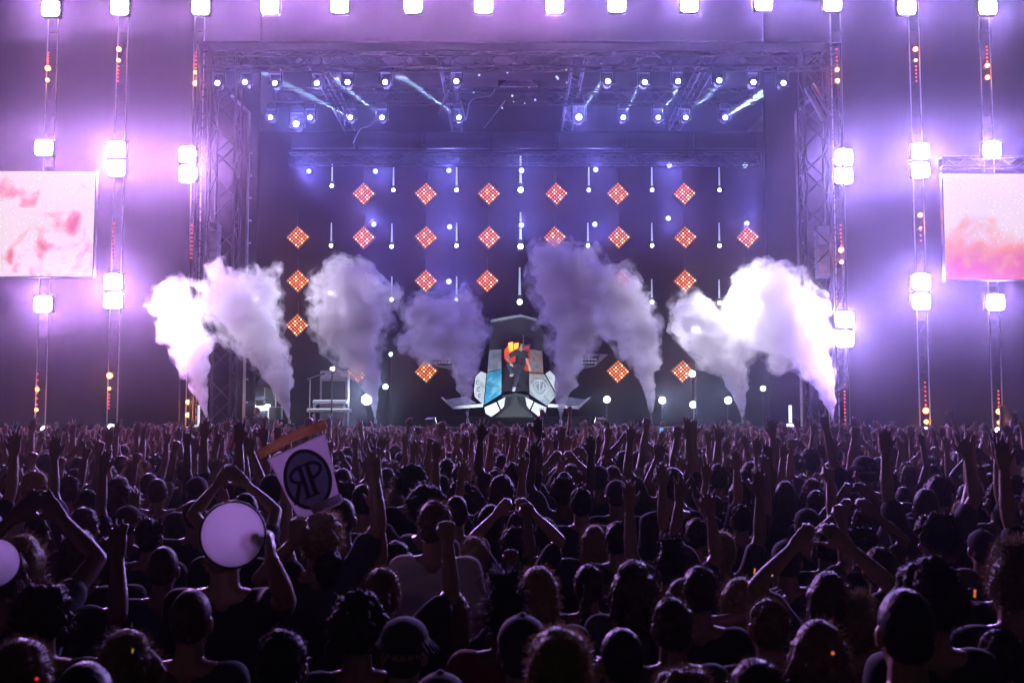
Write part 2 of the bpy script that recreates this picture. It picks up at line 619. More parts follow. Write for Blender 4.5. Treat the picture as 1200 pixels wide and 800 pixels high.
# ------------------------------------------------------------------ moving-head spotlights in the roof
def make_spot():
    t = thing('stage_spotlight', 'x', 'stage lamp')
    bm = bmesh.new()
    box(bm, (0, 0, .46), (.32, .26, .16), bevel=.03)
    obj('base', bm, M['black'], t)
    bm = bmesh.new()
    for s in (-1, 1):
        box(bm, (s * .2, 0, .17), (.05, .14, .46), bevel=.015)
    box(bm, (0, 0, .365), (.44, .14, .05))
    obj('yoke', bm, M['black'], t)
    h = thing('head', None, None)
    COL.objects.unlink(h); bpy.data.objects.remove(h)
    bm = bmesh.new()
    tube(bm, (0, -.1, 0), (0, .26, 0), .155, .12, n=16)
    tube(bm, (0, -.13, 0), (0, -.1, 0), .165, n=16)
    hd = obj('head', bm, M['black'], t, smooth=False)
    bm = bmesh.new(); ball(bm, (0, -.13, 0), (.078, .03, .078), 2)
    obj('lens', bm, M['cool'], hd, smooth=True)
    return t


SP0 = make_spot()
sp_used = [False]


def spot(px, py, Y, label, group, aim=None, power=0, col=(.6, .78, 1), size=5, lens=None, scale=1.0, glow=25, flip=False):
    t = SP0 if not sp_used[0] else copy_tree(SP0)
    sp_used[0] = True
    t.location = at(px, py, Y)
    t.scale = (scale, scale, -scale if flip else scale)
    tag(t, label, 'stage lamp', group)
    if aim:
        lamp('SPOT', t, (0, -.2, 0), power, col, aim, radians(size), .4)
    if glow:
        lamp('SPOT', t, (0, -.2, 0), glow * 3, (.2, .22, 1), (0, -1, -.12), radians(110), 1)
    return t


U = Vector
R1 = [(256, 99), (288, 98), (323, 99), (372, 99), (408, 98), (452, 98), (535, 97), (712, 97), (755, 98), (794, 97), (842, 96), (882, 98), (917, 99)]
AIM1 = {452: (-.3, -.3, 1, 3), 535: (-.26, -.25, 1, 3), 712: (.25, -.3, 1, 2.5), 755: (.1, -.4, 1, 2.5)}
for i, (x, y) in enumerate(R1):
    a = AIM1.get(x)
    spot(x, y, 34.9, f'white spotlight, {ORD[i]} from the left on the front roof truss', 'spotlights on the front roof truss',
         a[:3] if a else None, (150000 if x == 535 else 40000) if a else 0, (.55, .75, 1), 3.2 if a else 5, glow=30)
R2 = [(318, 139), (348, 147), (364, 139), (411, 139), (448, 139), (538, 139), (678, 139), (730, 139), (771, 139), (803, 139), (849, 139), (901, 139)]
AIM2 = {318: (-.6, -.3, .35), 411: (-.7, -.3, .3), 448: (-.85, -.3, .65), 538: (-.8, -.3, .5), 678: (.55, -.3, .8), 730: (.42, -.3, .85), 771: (.55, -.3, .8), 803: (.65, -.3, .6), 849: (.85, -.3, .5), 901: (.9, -.3, .42)}
for i, (x, y) in enumerate(R2):
    a = AIM2.get(x)
    big = x in (678, 348)
    spot(x, y, 38.8, f'{"large bright" if big else "white"} spotlight, {ORD[i]} from the left on the middle roof truss', 'spotlights on the middle roof truss',
         a, 200000 if a and x > 840 else 120000 if a else 0, (.45, .72, 1), 11 if x > 840 else 6, glow=140 if big else 45, scale=1.3 if big else 1.0)

# ------------------------------------------------------------------ row of dim perforated panels
pm = bpy.data.materials.new('perforated_panel')
pm.use_nodes = True
t_ = pm.node_tree
b_ = t_.nodes['Principled BSDF']
b_.inputs['Base Color'].default_value = (.02, .02, .025, 1)
tc = t_.nodes.new('ShaderNodeTexCoord')
vo = t_.nodes.new('ShaderNodeTexVoronoi'); vo.inputs['Scale'].default_value = 6.5; vo.inputs['Randomness'].default_value = 0
t_.links.new(tc.outputs['Object'], vo.inputs['Vector'])
mr = t_.nodes.new('ShaderNodeMapRange'); mr.inputs['From Min'].default_value = .22; mr.inputs['From Max'].default_value = .3
mr.inputs['To Min'].default_value = .10; mr.inputs['To Max'].default_value = 0
t_.links.new(vo.outputs['Distance'], mr.inputs['Value'])
b_.inputs['Emission Color'].default_value = (.45, .4, .9, 1)
t_.links.new(mr.outputs[0], b_.inputs['Emission Strength'])
pm.cycles.emission_sampling = 'NONE'
for i in range(7):
    xa, xb = 342 + i * 78.5, 342 + (i + 1) * 78.5 - 5
    a, b = at(xa, 156, 43.2), at(xb, 174, 43.2)
    bm = bmesh.new(); box(bm, (0, 0, 0), (b.x - a.x, .1, a.z - b.z), bevel=.01)
    o = obj('dim_display', bm, pm)
    o.location = (a + b) / 2
    tag(o, f'dark panel with faint violet dot grid, {ORD[i]} from the left under the roof', 'panel', 'dim dot panels')


# ------------------------------------------------------------------ amber diamond lamp panels
def make_diamond():
    t = thing('diamond_lamp', 'x', 'stage lamp')
    S = .66
    rot = Matrix.Rotation(pi / 4, 3, 'Y')
    bm = bmesh.new()
    box(bm, (0, .06, 0), (S + .05, .12, S + .05), rot, bevel=.015)
    obj('housing', bm, M['black'], t)
    bm = bmesh.new()
    n = 6
    c = S / n
    g = [[bm.verts.new((-S / 2 + i * c, -.004, -S / 2 + j * c)) for j in range(n + 1)] for i in range(n + 1)]
    fs = [bm.faces.new((g[i][j], g[i + 1][j], g[i + 1][j + 1], g[i][j + 1])) for i in range(n) for j in range(n)]
    bmesh.ops.subdivide_edges(bm, edges=list(bm.edges), cuts=1)
    fs = list(bm.faces)
    r = bmesh.ops.inset_individual(bm, faces=[f for f in bm.faces if False], thickness=0)
    bmesh.ops.transform(bm, matrix=rot.to_4x4(), verts=bm.verts)
    obj('reflector', bm, REFL, t)
    for i in range(n):
        for j in range(n):
            bm = bmesh.new()
            p = rot @ Vector((-S / 2 + (i + .5) * c, -.012, -S / 2 + (j + .5) * c))
            ball(bm, p, (.03, .016, .03), 2)
            obj('bulb', bm, AMB[(i * 5 + j * 3 + i * j) % 3], t, smooth=True)
    bm = bmesh.new()
    tube(bm, (0, .1, S * .72), (0, .1, S * .72 + .5), .015, n=6)
    obj('hanger', bm, M['black'], t)
    return t


REFL = mat('copper_reflector', (.35, .07, .02), .5, noise_amt=0)  # red-brown colour stands in for the bulbs' glow on the plate
AMB = [mat('amber_bulb_dim', (.4, .2, .1), .3, emit=(1, .25, .05), strength=1.6, noise_amt=0),
       mat('amber_bulb_mid', (.4, .2, .1), .3, emit=(1, .34, .10), strength=2.8, noise_amt=0),
       mat('amber_bulb_hot', (.4, .2, .1), .3, emit=(1, .56, .27), strength=6.0, noise_amt=0)]
D0 = make_diamond()
GRID = {'top': (227, [426, 499, 573, 652, 724, 802]), 'second': (278, [349, 426, 499, 573, 650, 725, 803, 876]),
        'third': (329, [349, 426, 499, 571, 648, 728, 803, 873]), 'fourth': (381, [348, 875]), 'bottom': (435, [420, 499, 724, 800])}
used = False
for row, (y, xs) in GRID.items():
    for i, x in enumerate(xs):
        t = copy_tree(D0) if used else D0
        used = True
        t.location = at(x, y, 44.3)
        t.rotation_euler = (0, radians(random.uniform(-3, 3)), radians(random.uniform(-8, 8)))
        lamp('SPOT', t, (0, -.06, 0), 45, (1, .3, .07), (0, -1, -.12), radians(120), 1)
        tag(t, f'amber diamond panel of thirty-six bulbs, {ORD[i]} from the left in the {row} row', 'stage lamp', 'amber diamond lamp panels')
    

# ------------------------------------------------------------------ small lamps on the back wall, their beam streaks built as glowing tubes
def make_streak_lamp():
    t = thing('tube_lamp', 'x', 'stage lamp')
    bm = bmesh.new(); ball(bm, (0, -.03, 0), (.07, .05, .07), 2)
    obj('lens', bm, M['cool'], t, smooth=True)
    bm = bmesh.new(); tube(bm, (0, 0, .2), (0, 0, .95), .038, .022, n=10)  # glowing tube stands in for the lamp's upward beam in the haze
    obj('glow_tube', bm, M['cooldim'], t, smooth=True)
    bm = bmesh.new(); box(bm, (0, .06, .1), (.16, .1, .24), bevel=.02)
    obj('housing', bm, M['black'], t)
    return t


T0 = make_streak_lamp()
used = False
STREAK_LAMPS = {'top': [(389, 218), (461, 223), (535, 223), (610, 223), (690, 223), (764, 223), (843, 223)],
         'middle': [(388, 288), (459, 289), (535, 288), (610, 289), (689, 288), (764, 288), (843, 288)],
         'lower': [(459, 351), (535, 351), (609, 354), (764, 354), (843, 355)]}
for row, ps in STREAK_LAMPS.items():
    for i, (x, y) in enumerate(ps):
        t = copy_tree(T0) if used else T0
        used = True
        t.location = at(x, y, 44.6)
        t.scale = (1.5 if x in (609, 610) else 1,) * 3
        tag(t, f'thin white tube lamp with bright end, {ORD[i]} from the left in the {row} row', 'stage lamp', 'white tube lamps on the back wall')
    ps = [(362, 201), (440, 201), (526, 200), (611, 200), (698, 199), (784, 194), (873, 194), (438, 263), (527, 266), (611, 264), (697, 263), (783, 256), (875, 262), (441, 331), (526, 330)]
rowname = lambda i: ('upper', i) if i < 7 else ('middle', i - 7) if i < 13 else ('lower', i - 13)
for i, (x, y) in enumerate(ps):
    r, k = rowname(i)
    t = thing('small_floodlight', f'small dim round floodlight between amber panels, {ORD[k]} from the left in the {r} row', 'stage lamp', at(x, y, 44.5), 'dim floodlights between amber panels')
    bm = bmesh.new(); tube(bm, (0, -.02, 0), (0, .2, 0), .15, .1, n=14)
    obj('housing', bm, M['black'], t)
    bm = bmesh.new(); ball(bm, (0, -.03, 0), (.11, .03, .11), 2)
    obj('lens', bm, M['cooldimmer'], t, smooth=True)
    lamp('SPOT', t, (0, -.12, 0), 700, (.2, .18, 1), (0, -1, -.1), radians(130), 1)

# ------------------------------------------------------------------ floor lamps on the deck
FL = [(430, 468, 2.0, 41, 300), (452, 453, .9, 42, 60), (458, 415, .6, 43, 20), (711, 468, 1.2, 41, 80), (776, 469, 1.2, 41, 80), (812, 474, 1.2, 40, 80), (853, 469, 1.3, 41, 100), (894, 455, .9, 42, 60), (811, 438, 1.2, 42, 80), (923, 487, .7, 38, 40), (640, 470, .5, 41, 20), (390, 432, .8, 42, 60)]
for i, (x, y, s, Y, pw) in enumerate(sorted(FL)):
    t = thing('floor_spotlight', f'white spotlight on a low stand, {ORD[i]} from the left on the stage floor', 'stage lamp', at(x, y, Y), 'spotlights standing on the stage floor')
    bm = bmesh.new(); ball(bm, (0, -.05, 0), (.1 * s, .05, .1 * s), 2)
    obj('lens', bm, M['cool'], t, smooth=True)
    bm = bmesh.new(); tube(bm, (0, -.03, 0), (0, .25, 0), .13 * max(1, s), .1, n=14)
    obj('housing', bm, M['black'], t)
    bm = bmesh.new(); tube(bm, (0, .12, SZ - t.location.z), (0, .12, -.08), .025)
    obj('stand', bm, M['black'], t)
    lamp('SPOT', t, (0, -.2, 0), pw * 1.3, (.5, .6, 1), (0, -1, -.05), radians(165), 1)

# white floods standing behind the smoke, the source of its blown-out patches
for i, (x, y, Y, pw, lab) in enumerate(((212, 372, 34.3, 500, 'behind the first smoke jet'), (300, 352, 35.2, 200, 'behind the top of the second smoke jet'), (390, 345, 35.2, 200, 'behind the third smoke jet'),
                                       (815, 385, 35.2, 260, 'behind the seventh smoke jet'), (872, 352, 34.9, 600, 'behind the top of the eighth smoke jet'), (950, 370, 34.6, 300, 'behind the outer edge of the eighth smoke jet'))):
    t = thing('flood_lamp', f'white flood lamp on a tall stand {lab}', 'stage lamp', at(x, y, Y), 'flood lamps behind the smoke')
    bm = bmesh.new(); box(bm, (0, 0, 0), (.3, .16, .24), bevel=.03); obj('housing', bm, M['black'], t)
    bm = bmesh.new(); box(bm, (0, -.085, 0), (.26, .02, .2), bevel=.008); obj('lens', bm, M['cool'], t)
    bm = bmesh.new(); tube(bm, (0, .05, SZ - t.location.z), (0, .05, -.1), .025); obj('stand', bm, M['black'], t)
    lamp('SPOT', t, (0, -.12, 0), pw * (4.5 if pw > 280 else 2.2), (.95, .93, 1), (0, -1, 0), radians(170), 1)

# ------------------------------------------------------------------ figure building
_tmp = []


def blob_mesh(name, bones, balls, voxel, smooth=3, decimate=None, disp=None):
    """One continuous surface over tapered limbs (a, ra, b, rb) and ellipsoids (centre, radii, quaternion)."""
    bm = bmesh.new()
    for (a, ra, b, rb) in bones:
        b2 = bmesh.new()
        ball(b2, Vector(a), ra, 2)
        if (Vector(a) - Vector(b)).length > 1e-4:
            ball(b2, Vector(b), rb, 2)
            r = bmesh.ops.convex_hull(b2, input=b2.verts)
            bad = [g for g in set(r['geom_interior']) | set(r['geom_unused']) if isinstance(g, bmesh.types.BMVert)]
            bmesh.ops.delete(b2, geom=bad, context='VERTS')
        me = bpy.data.meshes.new('t'); b2.to_mesh(me); b2.free()
        bm.from_mesh(me); bpy.data.meshes.remove(me)
    for (c, r, q) in balls:
        ball(bm, Vector(c), r, 3, q)
    me = bpy.data.meshes.new(name)
    bm.to_mesh(me); bm.free()
    o = bpy.data.objects.new('tmp', me)
    COL.objects.link(o)
    md = o.modifiers.new('r', 'REMESH'); md.mode = 'VOXEL'; md.voxel_size = voxel; md.adaptivity = 0
    if smooth:
        md = o.modifiers.new('s', 'SMOOTH'); md.factor = .5; md.iterations = smooth
    if decimate:
        md = o.modifiers.new('d', 'DECIMATE'); md.ratio = decimate
    dg = bpy.context.evaluated_depsgraph_get()
    out = bpy.data.meshes.new_from_object(o.evaluated_get(dg))
    out.name = name
    bpy.data.objects.remove(o); bpy.data.meshes.remove(me)
    if disp:
        for v in out.vertices:
            v.co += Vector(disp(v.co))
    out.polygons.foreach_set('use_smooth', [True] * len(out.polygons))
    out.materials.clear()
    return out


V = Vector
HEAD_C = V((0, .02, 1.635))


def joints(kind='stand', lean=0.0):
    J = dict(pel=V((0, 0, .94)), waist=V((0, .01, 1.10)), chest=V((0, 0, 1.30)), neck=V((0, -.012, 1.46)), head=HEAD_C.copy(), hf=V((0, 1, 0)))
    for s in (-1, 1):
        J['sh', s] = V((.175 * s, -.005, 1.415))
        J['hip', s] = V((.09 * s, 0, .92))
        if kind == 'stand':
            J['kn', s] = V((.10 * s, .03, .49)); J['an', s] = V((.105 * s, -.02, .09)); J['toe', s] = V((.125 * s, .15, .035))
        elif kind == 'sit':
            J['kn', s] = V((.15 * s, .40, .90)); J['an', s] = V((.14 * s, .38, .47)); J['toe', s] = V((.13 * s, .52, .38))
    return J


def arm(J, s, upper, fore, hand='open', la=.29, lf=.255):
    u = V((upper[0] * s, upper[1], upper[2])).normalized()
    f = V((fore[0] * s, fore[1], fore[2])).normalized()
    if u.z > .3:                                  # a raised arm lifts its shoulder
        J['sh', s] = J['sh', s] + V((-.02 * s, 0, .045 * u.z))
    J['el', s] = J['sh', s] + u * la
    J['wr', s] = J['el', s] + f * lf
    J['hd', s] = f
    J['hand', s] = hand


def arm_ik(J, s, target, pole, hand='open', hd=None, la=.29, lf=.255):
    S, T = J['sh', s], V(target)
    d = T - S
    L = min(d.length, la + lf - .005)
    d.normalize()
    a = (la * la - lf * lf + L * L) / (2 * L)
    h = sqrt(max(0, la * la - a * a))
    pv = V(pole); pv = (pv - d * pv.dot(d)).normalized()
    J['el', s] = S + d * a + pv * h
    J['wr', s] = S + d * L
    J['hd', s] = (V(hd).normalized() if hd else (J['wr', s] - J['el', s]).normalized())
    J['hand', s] = hand


def hand_bones(w, d, s, pose, normal=None, k=1.0):
    """Palm, four fingers and a side thumb. Palm normal faces forward when the arm is up."""
    n = V(normal) if normal else V((0, 1, 0))
    n = n - d * n.dot(d)
    if n.length < .2:
        n = V((0, 0, -1)) - d * V((0, 0, -1)).dot(d)
    n.normalize()
    lat = d.cross(n).normalized()
    th = -1 if lat.dot(V((s, 0, 0))) > 0 else 1     # thumb towards the middle of the body
    lat = lat * th                                   # lat points to the thumb side
    B = []
    kn = []
    for i, (off, l) in enumerate(((.030, .088), (.010, .092), (-.010, .09), (-.029, .083))):
        K = w + d * l + lat * off
        kn.append(K)
        B.append((w + lat * off * .55 + d * .01, .019, K, .0135 * k))
    B.append((w, .022, w + d * .045, .022))
    curl = {'open': (.12, .18, .2), 'spread': (.05, .08, .1), 'fist': (1.5, 1.6, 1.2), 'point': (1.5, 1.6, 1.2), 'relax': (.5, .5, .4), 'horns': (1.5, 1.6, 1.2), 'grip': (1.0, 1.0, .7), 'peace': (1.5, 1.6, 1.2)}[pose]
    lens = ((.040, .024, .020), (.045, .028, .021), (.041, .026, .020), (.032, .020, .018))
    for i in range(4):
        c = curl
        if (pose == 'point' and i == 0) or (pose == 'horns' and i in (0, 3)) or (pose == 'peace' and i in (0, 1)):
            c = (.05, .05, .05)
        fan = {'spread': .24, 'open': .1}.get(pose, .03) * (1.5 - i)
        if pose == 'peace':
            fan = (.2, -.2, 0, 0)[i]
        p = kn[i]
        ang = 0
        r = .0098 * k
        fd = (d + lat * fan).normalized()
        for j in range(3):
            ang += c[j]
            q = p + (fd * cos(ang) + n * sin(ang)) * lens[i][j]
            B.append((p, r, q, r * .9))
            p, r = q, r * .9
    t0 = w + d * .025 + lat * .022
    if pose in ('fist', 'point', 'horns', 'peace', 'grip'):
        t1 = t0 + (d * .7 + lat * .5 + n * .5).normalized() * .042
        t2 = t1 + (d * .7 - lat * .3 + n * .6).normalized() * .045
    else:
        t1 = t0 + (d * .75 + lat * .65 + n * .2).normalized() * .045
        t2 = t1 + (d * .9 + lat * .4 + n * .1).normalized() * .048
    B += [(t0, .016, t1, .012 * k), (t1, .012 * k, t2, .009 * k)]
    return B


def body_parts(J, fat=1.0, k=1.0, normal=None):
    B, E = [], []
    hc, hf = J['head'], J['hf'].normalized()
    up = (hc - J['neck']).normalized()
    side = hf.cross(up).normalized()
    hf2 = up.cross(side)
    R = Matrix((side, hf2, up)).transposed().to_quaternion()
    o = lambda x, y, z: hc + R @ V((x, y, z))
    E.append((o(0, -.022, .022), (.073, .092, .098), R))
    E.append((o(0, .02, -.035), (.06, .072, .08), R))
    E.append((o(0, .045, -.085), (.042, .045, .032), R))
    for s in (-1, 1):
        E.append((o(.077 * s, -.012, -.012), (.012, .022, .034), R))
        E.append((o(.032 * s, .066, .03), (.022, .014, .009), R))
        E.append((o(.03 * s, .074, .008), (.013, .010, .008), R))
        E.append((o(.05 * s, .045, -.03), (.022, .02, .02), R))
    B.append((o(0, .08, .015), .009, o(0, .102, -.028), .015))
    E.append((o(0, .082, -.06), (.024, .012, .007), R))
    E.append((o(0, .08, -.073), (.021, .012, .007), R))
    B.append((J['neck'] - (J['neck'] - J['chest']) * .12, .066, hc + up * -.07 - hf2 * .015, .054))
    f = fat
    B.append((J['chest'] + V((-.075, 0, 0)), .105 * f, J['chest'] + V((.075, 0, 0)), .105 * f))
    B.append((J['chest'] + V((-.07, 0, .03)), .09 * f, J['waist'] + V((-.045, 0, 0)), .098 * f))
    B.append((J['chest'] + V((.07, 0, .03)), .09 * f, J['waist'] + V((.045, 0, 0)), .098 * f))
    B.append((J['waist'] + V((-.045, 0, 0)), .098 * f, J['pel'] + V((-.06, 0, 0)), .112 * f))
    B.append((J['waist'] + V((.045, 0, 0)), .098 * f, J['pel'] + V((.06, 0, 0)), .112 * f))
    for s in (-1, 1):
        B.append((J['neck'] + V((.03 * s, -.01, -.01)), .05, J['sh', s] + V((-.02 * s, 0, .005)), .056))
        B.append((J['chest'] + V((.08 * s, 0, .05)), .085, J['sh', s], .062))
        B.append((J['sh', s], .058, (J['sh', s] + J['el', s]) / 2, .052 * f))
        B.append(((J['sh', s] + J['el', s]) / 2, .052 * f, J['el', s], .041))
        B.append((J['el', s], .041, J['el', s] + (J['wr', s] - J['el', s]) * .3, .043))
        B.append((J['el', s] + (J['wr', s] - J['el', s]) * .3, .043, J['wr', s], .027))
        B += hand_bones(J['wr', s], J['hd', s], s, J['hand', s], normal, k)
        B.append((J['hip', s], .09 * f, J['kn', s], .058))
        B.append((J['kn', s], .056, J['kn', s] + (J['an', s] - J['kn', s]) * .3, .058))
        B.append((J['kn', s] + (J['an', s] - J['kn', s]) * .3, .058, J['an', s], .038))
        B.append((J['an', s] + V((0, 0, -.03)), .042, J['toe', s], .034))
    return B, E


def shirt_parts(J, fat=1.0, sleeve=.62, t=.014):
    B = []
    f = fat
    B.append((J['chest'] + V((-.075, 0, 0)), .105 * f + t, J['chest'] + V((.075, 0, 0)), .105 * f + t))
    for s in (-1, 1):
        B.append((J['chest'] + V((.07 * s, 0, .03)), .09 * f + t, J['waist'] + V((.045 * s, 0, 0)), .098 * f + t * 1.6))
        B.append((J['waist'] + V((.045 * s, 0, 0)), .098 * f + t * 1.6, J['pel'] + V((.06 * s, 0, .02)), .112 * f + t * 1.8))
        B.append((J['neck'] + V((.055 * s, -.01, -.035)), .04 + t, J['sh', s] + V((-.02 * s, 0, .005)), .056 + t))
        B.append((J['chest'] + V((.08 * s, 0, .05)), .085 + t, J['sh', s], .062 + t))
        m_ = J['sh', s] + (J['el', s] - J['sh', s]) * sleeve
        B.append((J['sh', s], .06 + t, m_, .052 * f + t * 1.5))
    return B


def trouser_parts(J, fat=1.0, t=.014):
    B = []
    B.append((J['pel'] + V((-.06, 0, -.0)), .112 * fat + t, J['pel'] + V((.06, 0, -.0)), .112 * fat + t))
    for s in (-1, 1):
        B.append((J['hip', s], .09 * fat + t, J['kn', s], .062 + t))
        B.append((J['kn', s], .06 + t, J['kn', s] + (J['an', s] - J['kn', s]) * .92, .046 + t))
    return B


# ---- hair and hats, all about HEAD_C
def fuzz(me, n, lo, hi, rnd, width=.0011, up=.5):
    """Single loose strands standing off the hair's surface."""
    bm = bmesh.new(); bm.from_mesh(me)
    bm.faces.ensure_lookup_table()
    fs = bm.faces
    new = []
    for _ in range(n):
        f = fs[rnd.randrange(len(fs))]
        c = f.calc_center_median(); nn = f.normal.copy()
        if c.y > HEAD_C.y + .07 and c.z < HEAD_C.z + .03:
            continue
        d = (nn + V((rnd.gauss(0, .45), rnd.gauss(0, .45), rnd.gauss(0, .45) + up * .4))).normalized()
        l = rnd.uniform(lo, hi)
        w = d.cross(V((rnd.random(), rnd.random(), rnd.random()))).normalized() * width
        d2 = (d + V((rnd.gauss(0, .4), rnd.gauss(0, .4), -.25))).normalized()
        new.append((c - w - nn * .004, c + w - nn * .004, c + d * l * .55 + w * .8, c + d * l * .55 - w * .8, c + d * l * .55 + d2 * l * .45))
    for (a, b, c, d, e) in new:
        va, vb, vc, vd, ve = [bm.verts.new(x) for x in (a, b, c, d, e)]
        bm.faces.new((va, vb, vc, vd)); bm.faces.new((vd, vc, ve))
    bm.to_mesh(me); bm.free()
    me.polygons.foreach_set('use_smooth', [True] * len(me.polygons))
    return me


def lump(amp, sc, seed):
    def f(c):
        p = (c - HEAD_C)
        n = p.normalized() if p.length > 0 else V((0, 0, 1))
        return n * (noise.noise(c * sc + V((seed, 0, 0))) * amp + noise.noise(c * sc * 2.3 + V((0, seed, 0))) * amp * .5)
    return f


def hair_mesh(kind, seed=0):
    r = random.Random(seed + hash(kind) % 1 + len(kind) * 31)
    C = HEAD_C
    E, B = [], []
    I = Quaternion()
    cap_ = [(C + V((0, -.03, .032)), (.082, .098, .1), I), (C + V((0, -.05, -.02)), (.074, .066, .07), I)]
    if kind == 'cropped':
        E = [(C + V((0, -.026, .03)), (.080, .099, .105), I), (C + V((0, -.05, -.025)), (.069, .063, .06), I)]
        me = blob_mesh('cropped_hair', B, E, .008, 2, disp=lump(.002, 60, seed))
        return fuzz(me, 1100, .004, .011, r, .0008)
    if kind == 'short':
        me = blob_mesh('short_hair', B, cap_, .008, 2, disp=lump(.010, 18, seed))
        return fuzz(me, 1500, .012, .03, r)
    if kind == 'spiky':
        E = list(cap_)
        for i in range(26):
            a, z = r.uniform(0, 2 * pi), r.uniform(.2, 1)
            d = V((cos(a) * sqrt(1 - z * z), sin(a) * sqrt(1 - z * z) - .2, z)).normalized()
            B.append((C + V((0, -.03, .03)) + d * .07, .02, C + V((0, -.03, .03)) + d * r.uniform(.115, .14), .004))
        me = blob_mesh('spiky_hair', B, E, .008, 1, disp=lump(.006, 25, seed))
        return fuzz(me, 1500, .015, .035, r)
    if kind == 'curly':
        for i in range(75):
            a, z = r.uniform(0, 2 * pi), r.uniform(-.45, 1)
            d = V((cos(a) * sqrt(1 - z * z), sin(a) * sqrt(1 - z * z), z))
            if d.y > .45 and d.z < .35:
                continue
            p = C + V((0, -.03, .03)) + V((d.x * .092, d.y * .1, d.z * .105))
            E.append((p, (r.uniform(.022, .036),) * 3, I))
        E += cap_
        me = blob_mesh('curly_hair', B, E, .008, 1, disp=lump(.008, 40, seed))
        return fuzz(me, 1900, .015, .045, r)
    if kind == 'long' or kind == 'wavy':
        E = list(cap_)
        w = .02 if kind == 'wavy' else .006
        for i in range(15):
            a = pi + (i / 14 - .5) * 3.9
            x, y = sin(a) * .075, cos(a) * .085
            p = C + V((x, y - .025, .03))
            for j in range(6):
                z = .03 - (j + 1) * (.062 if kind == 'long' else .055)
                sp = 1 + .07 * j
                q = C + V((x * sp + r.gauss(0, w), y * (1 + .03 * j) - .03 + r.gauss(0, w) * .6, z))
                B.append((p, .024 - .002 * j, q, .022 - .002 * j))
                p = q
        me = blob_mesh(kind + '_hair', B, E, .009, 2, disp=lump(.007, 22, seed))
        return fuzz(me, 1700, .015, .05, r, up=-.2)
    if kind == 'ponytail':
        E = list(cap_)
        p = C + V((0, -.12, .03))
        E.append((p, (.026, .026, .026), I))
        for j in range(6):
            q = p + V((r.gauss(0, .008), -.028 + j * .011, -.018 - j * .012))
            B.append((p, .024 + .004 * (j < 3), q, .026 - .002 * j)); p = q
        me = blob_mesh('ponytail_hair', B, E, .008, 2, disp=lump(.005, 30, seed))
        return fuzz(me, 1300, .01, .035, r)
    if kind == 'bun':
        E = list(cap_)
        E.append((C + V((.0, -.055, .145)), (.046, .046, .038), I))
        for i in range(30):
            a, z = r.uniform(0, 2 * pi), r.uniform(-.2, 1)
            d = V((cos(a), sin(a), z)).normalized()
            p = C + V((0, -.055, .145)) + d * .04
            B.append((p, .012, p + (d + V((r.gauss(0, .5), r.gauss(0, .5), 0))) * .035, .004))
        me = blob_mesh('hair_bun', B, E, .007, 1, disp=lump(.007, 30, seed))
        return fuzz(me, 2400, .02, .07, r)
    if kind == 'cap':
        E = [(C + V((0, -.02, .045)), (.087, .104, .088), I), (C + V((0, -.055, -.03)), (.07, .055, .05), I), (C + V((0, -.02, .135)), (.012, .012, .008), I)]
        for i in range(9):
            a = (i / 8 - .5) * 1.5
            B.append((C + V((sin(a) * .07, .055, .045)), .009, C + V((sin(a) * .085, .06 + cos(a) * .105, .03)), .007))
        return blob_mesh('baseball_cap', B, E, .007, 2)
    if kind == 'bucket':
        E = [(C + V((0, -.02, .055)), (.09, .105, .078), I), (C + V((0, -.055, -.03)), (.07, .055, .05), I)]
        for i in range(28):
            a = i / 28 * 2 * pi
            B.append((C + V((sin(a) * .085, cos(a) * .1 - .02, .05)), .009, C + V((sin(a) * .13, cos(a) * .145 - .02, .012)), .006))
        return blob_mesh('bucket_hat', B, E, .007, 2)


HAIRS = ['cropped', 'short', 'spiky', 'curly', 'long', 'wavy', 'ponytail', 'bun', 'cap', 'bucket']
HAIR = {k: hair_mesh(k, i * 7 + 3) for i, k in enumerate(HAIRS)}
HAIR['short2'] = hair_mesh('short', 55)
HAIR['curly2'] = hair_mesh('curly', 77)
for k, me in HAIR.items():
    me.materials.append(M['fabric'] if k in ('cap', 'bucket') else M['hair'])
HAIR_WORD = {'cropped': 'close-cropped', 'short': 'short-haired', 'short2': 'short-haired', 'spiky': 'spiky-haired', 'curly': 'curly-haired', 'curly2': 'curly-haired', 'long': 'long-haired',
             'wavy': 'wavy-haired', 'ponytail': 'ponytailed', 'bun': 'top-knotted', 'cap': 'cap-wearing', 'bucket': 'sun-hatted', None: 'bald'}

# ---- poses: (right arm, left arm) as (upper, fore, hand)
UPA = ((.28, .12, .95), (.02, .12, 1), 'open')
UPB = ((.45, .2, .85), (-.12, .15, 1), 'spread')
UPC = ((.12, .3, .95), (.15, .05, 1), 'fist')
WIDE = ((.85, .1, .5), (.35, .1, .95), 'spread')
BENT = ((.55, .45, .1), (-.15, .35, .95), 'open')
FIST = ((.5, .4, .45), (-.05, .15, 1), 'fist')
PNT = ((.2, .45, .85), (.05, .35, .95), 'point')
HRN = ((.3, .25, .9), (.1, .2, 1), 'horns')
PEA = ((.4, .25, .8), (-.05, .2, 1), 'peace')
DN = ((.14, -.03, -1), (.08, .3, -.95), 'relax')
FLD = ((.2, .1, -.95), (-.75, .75, .1), 'relax')
CLAP = ((.35, .55, .55), (-.75, .35, .75), 'open')
HEARTA = ((.5, .25, .75), (-.72, .12, .7), 'relax')
HIPS = ((.6, -.3, -.75), (-.55, .45, -.5), 'relax')
ONSH = ((.9, .35, .12), (.8, .55, .2), 'relax')
PHON = ((.25, .75, .3), (-.1, .35, .93), 'grip')
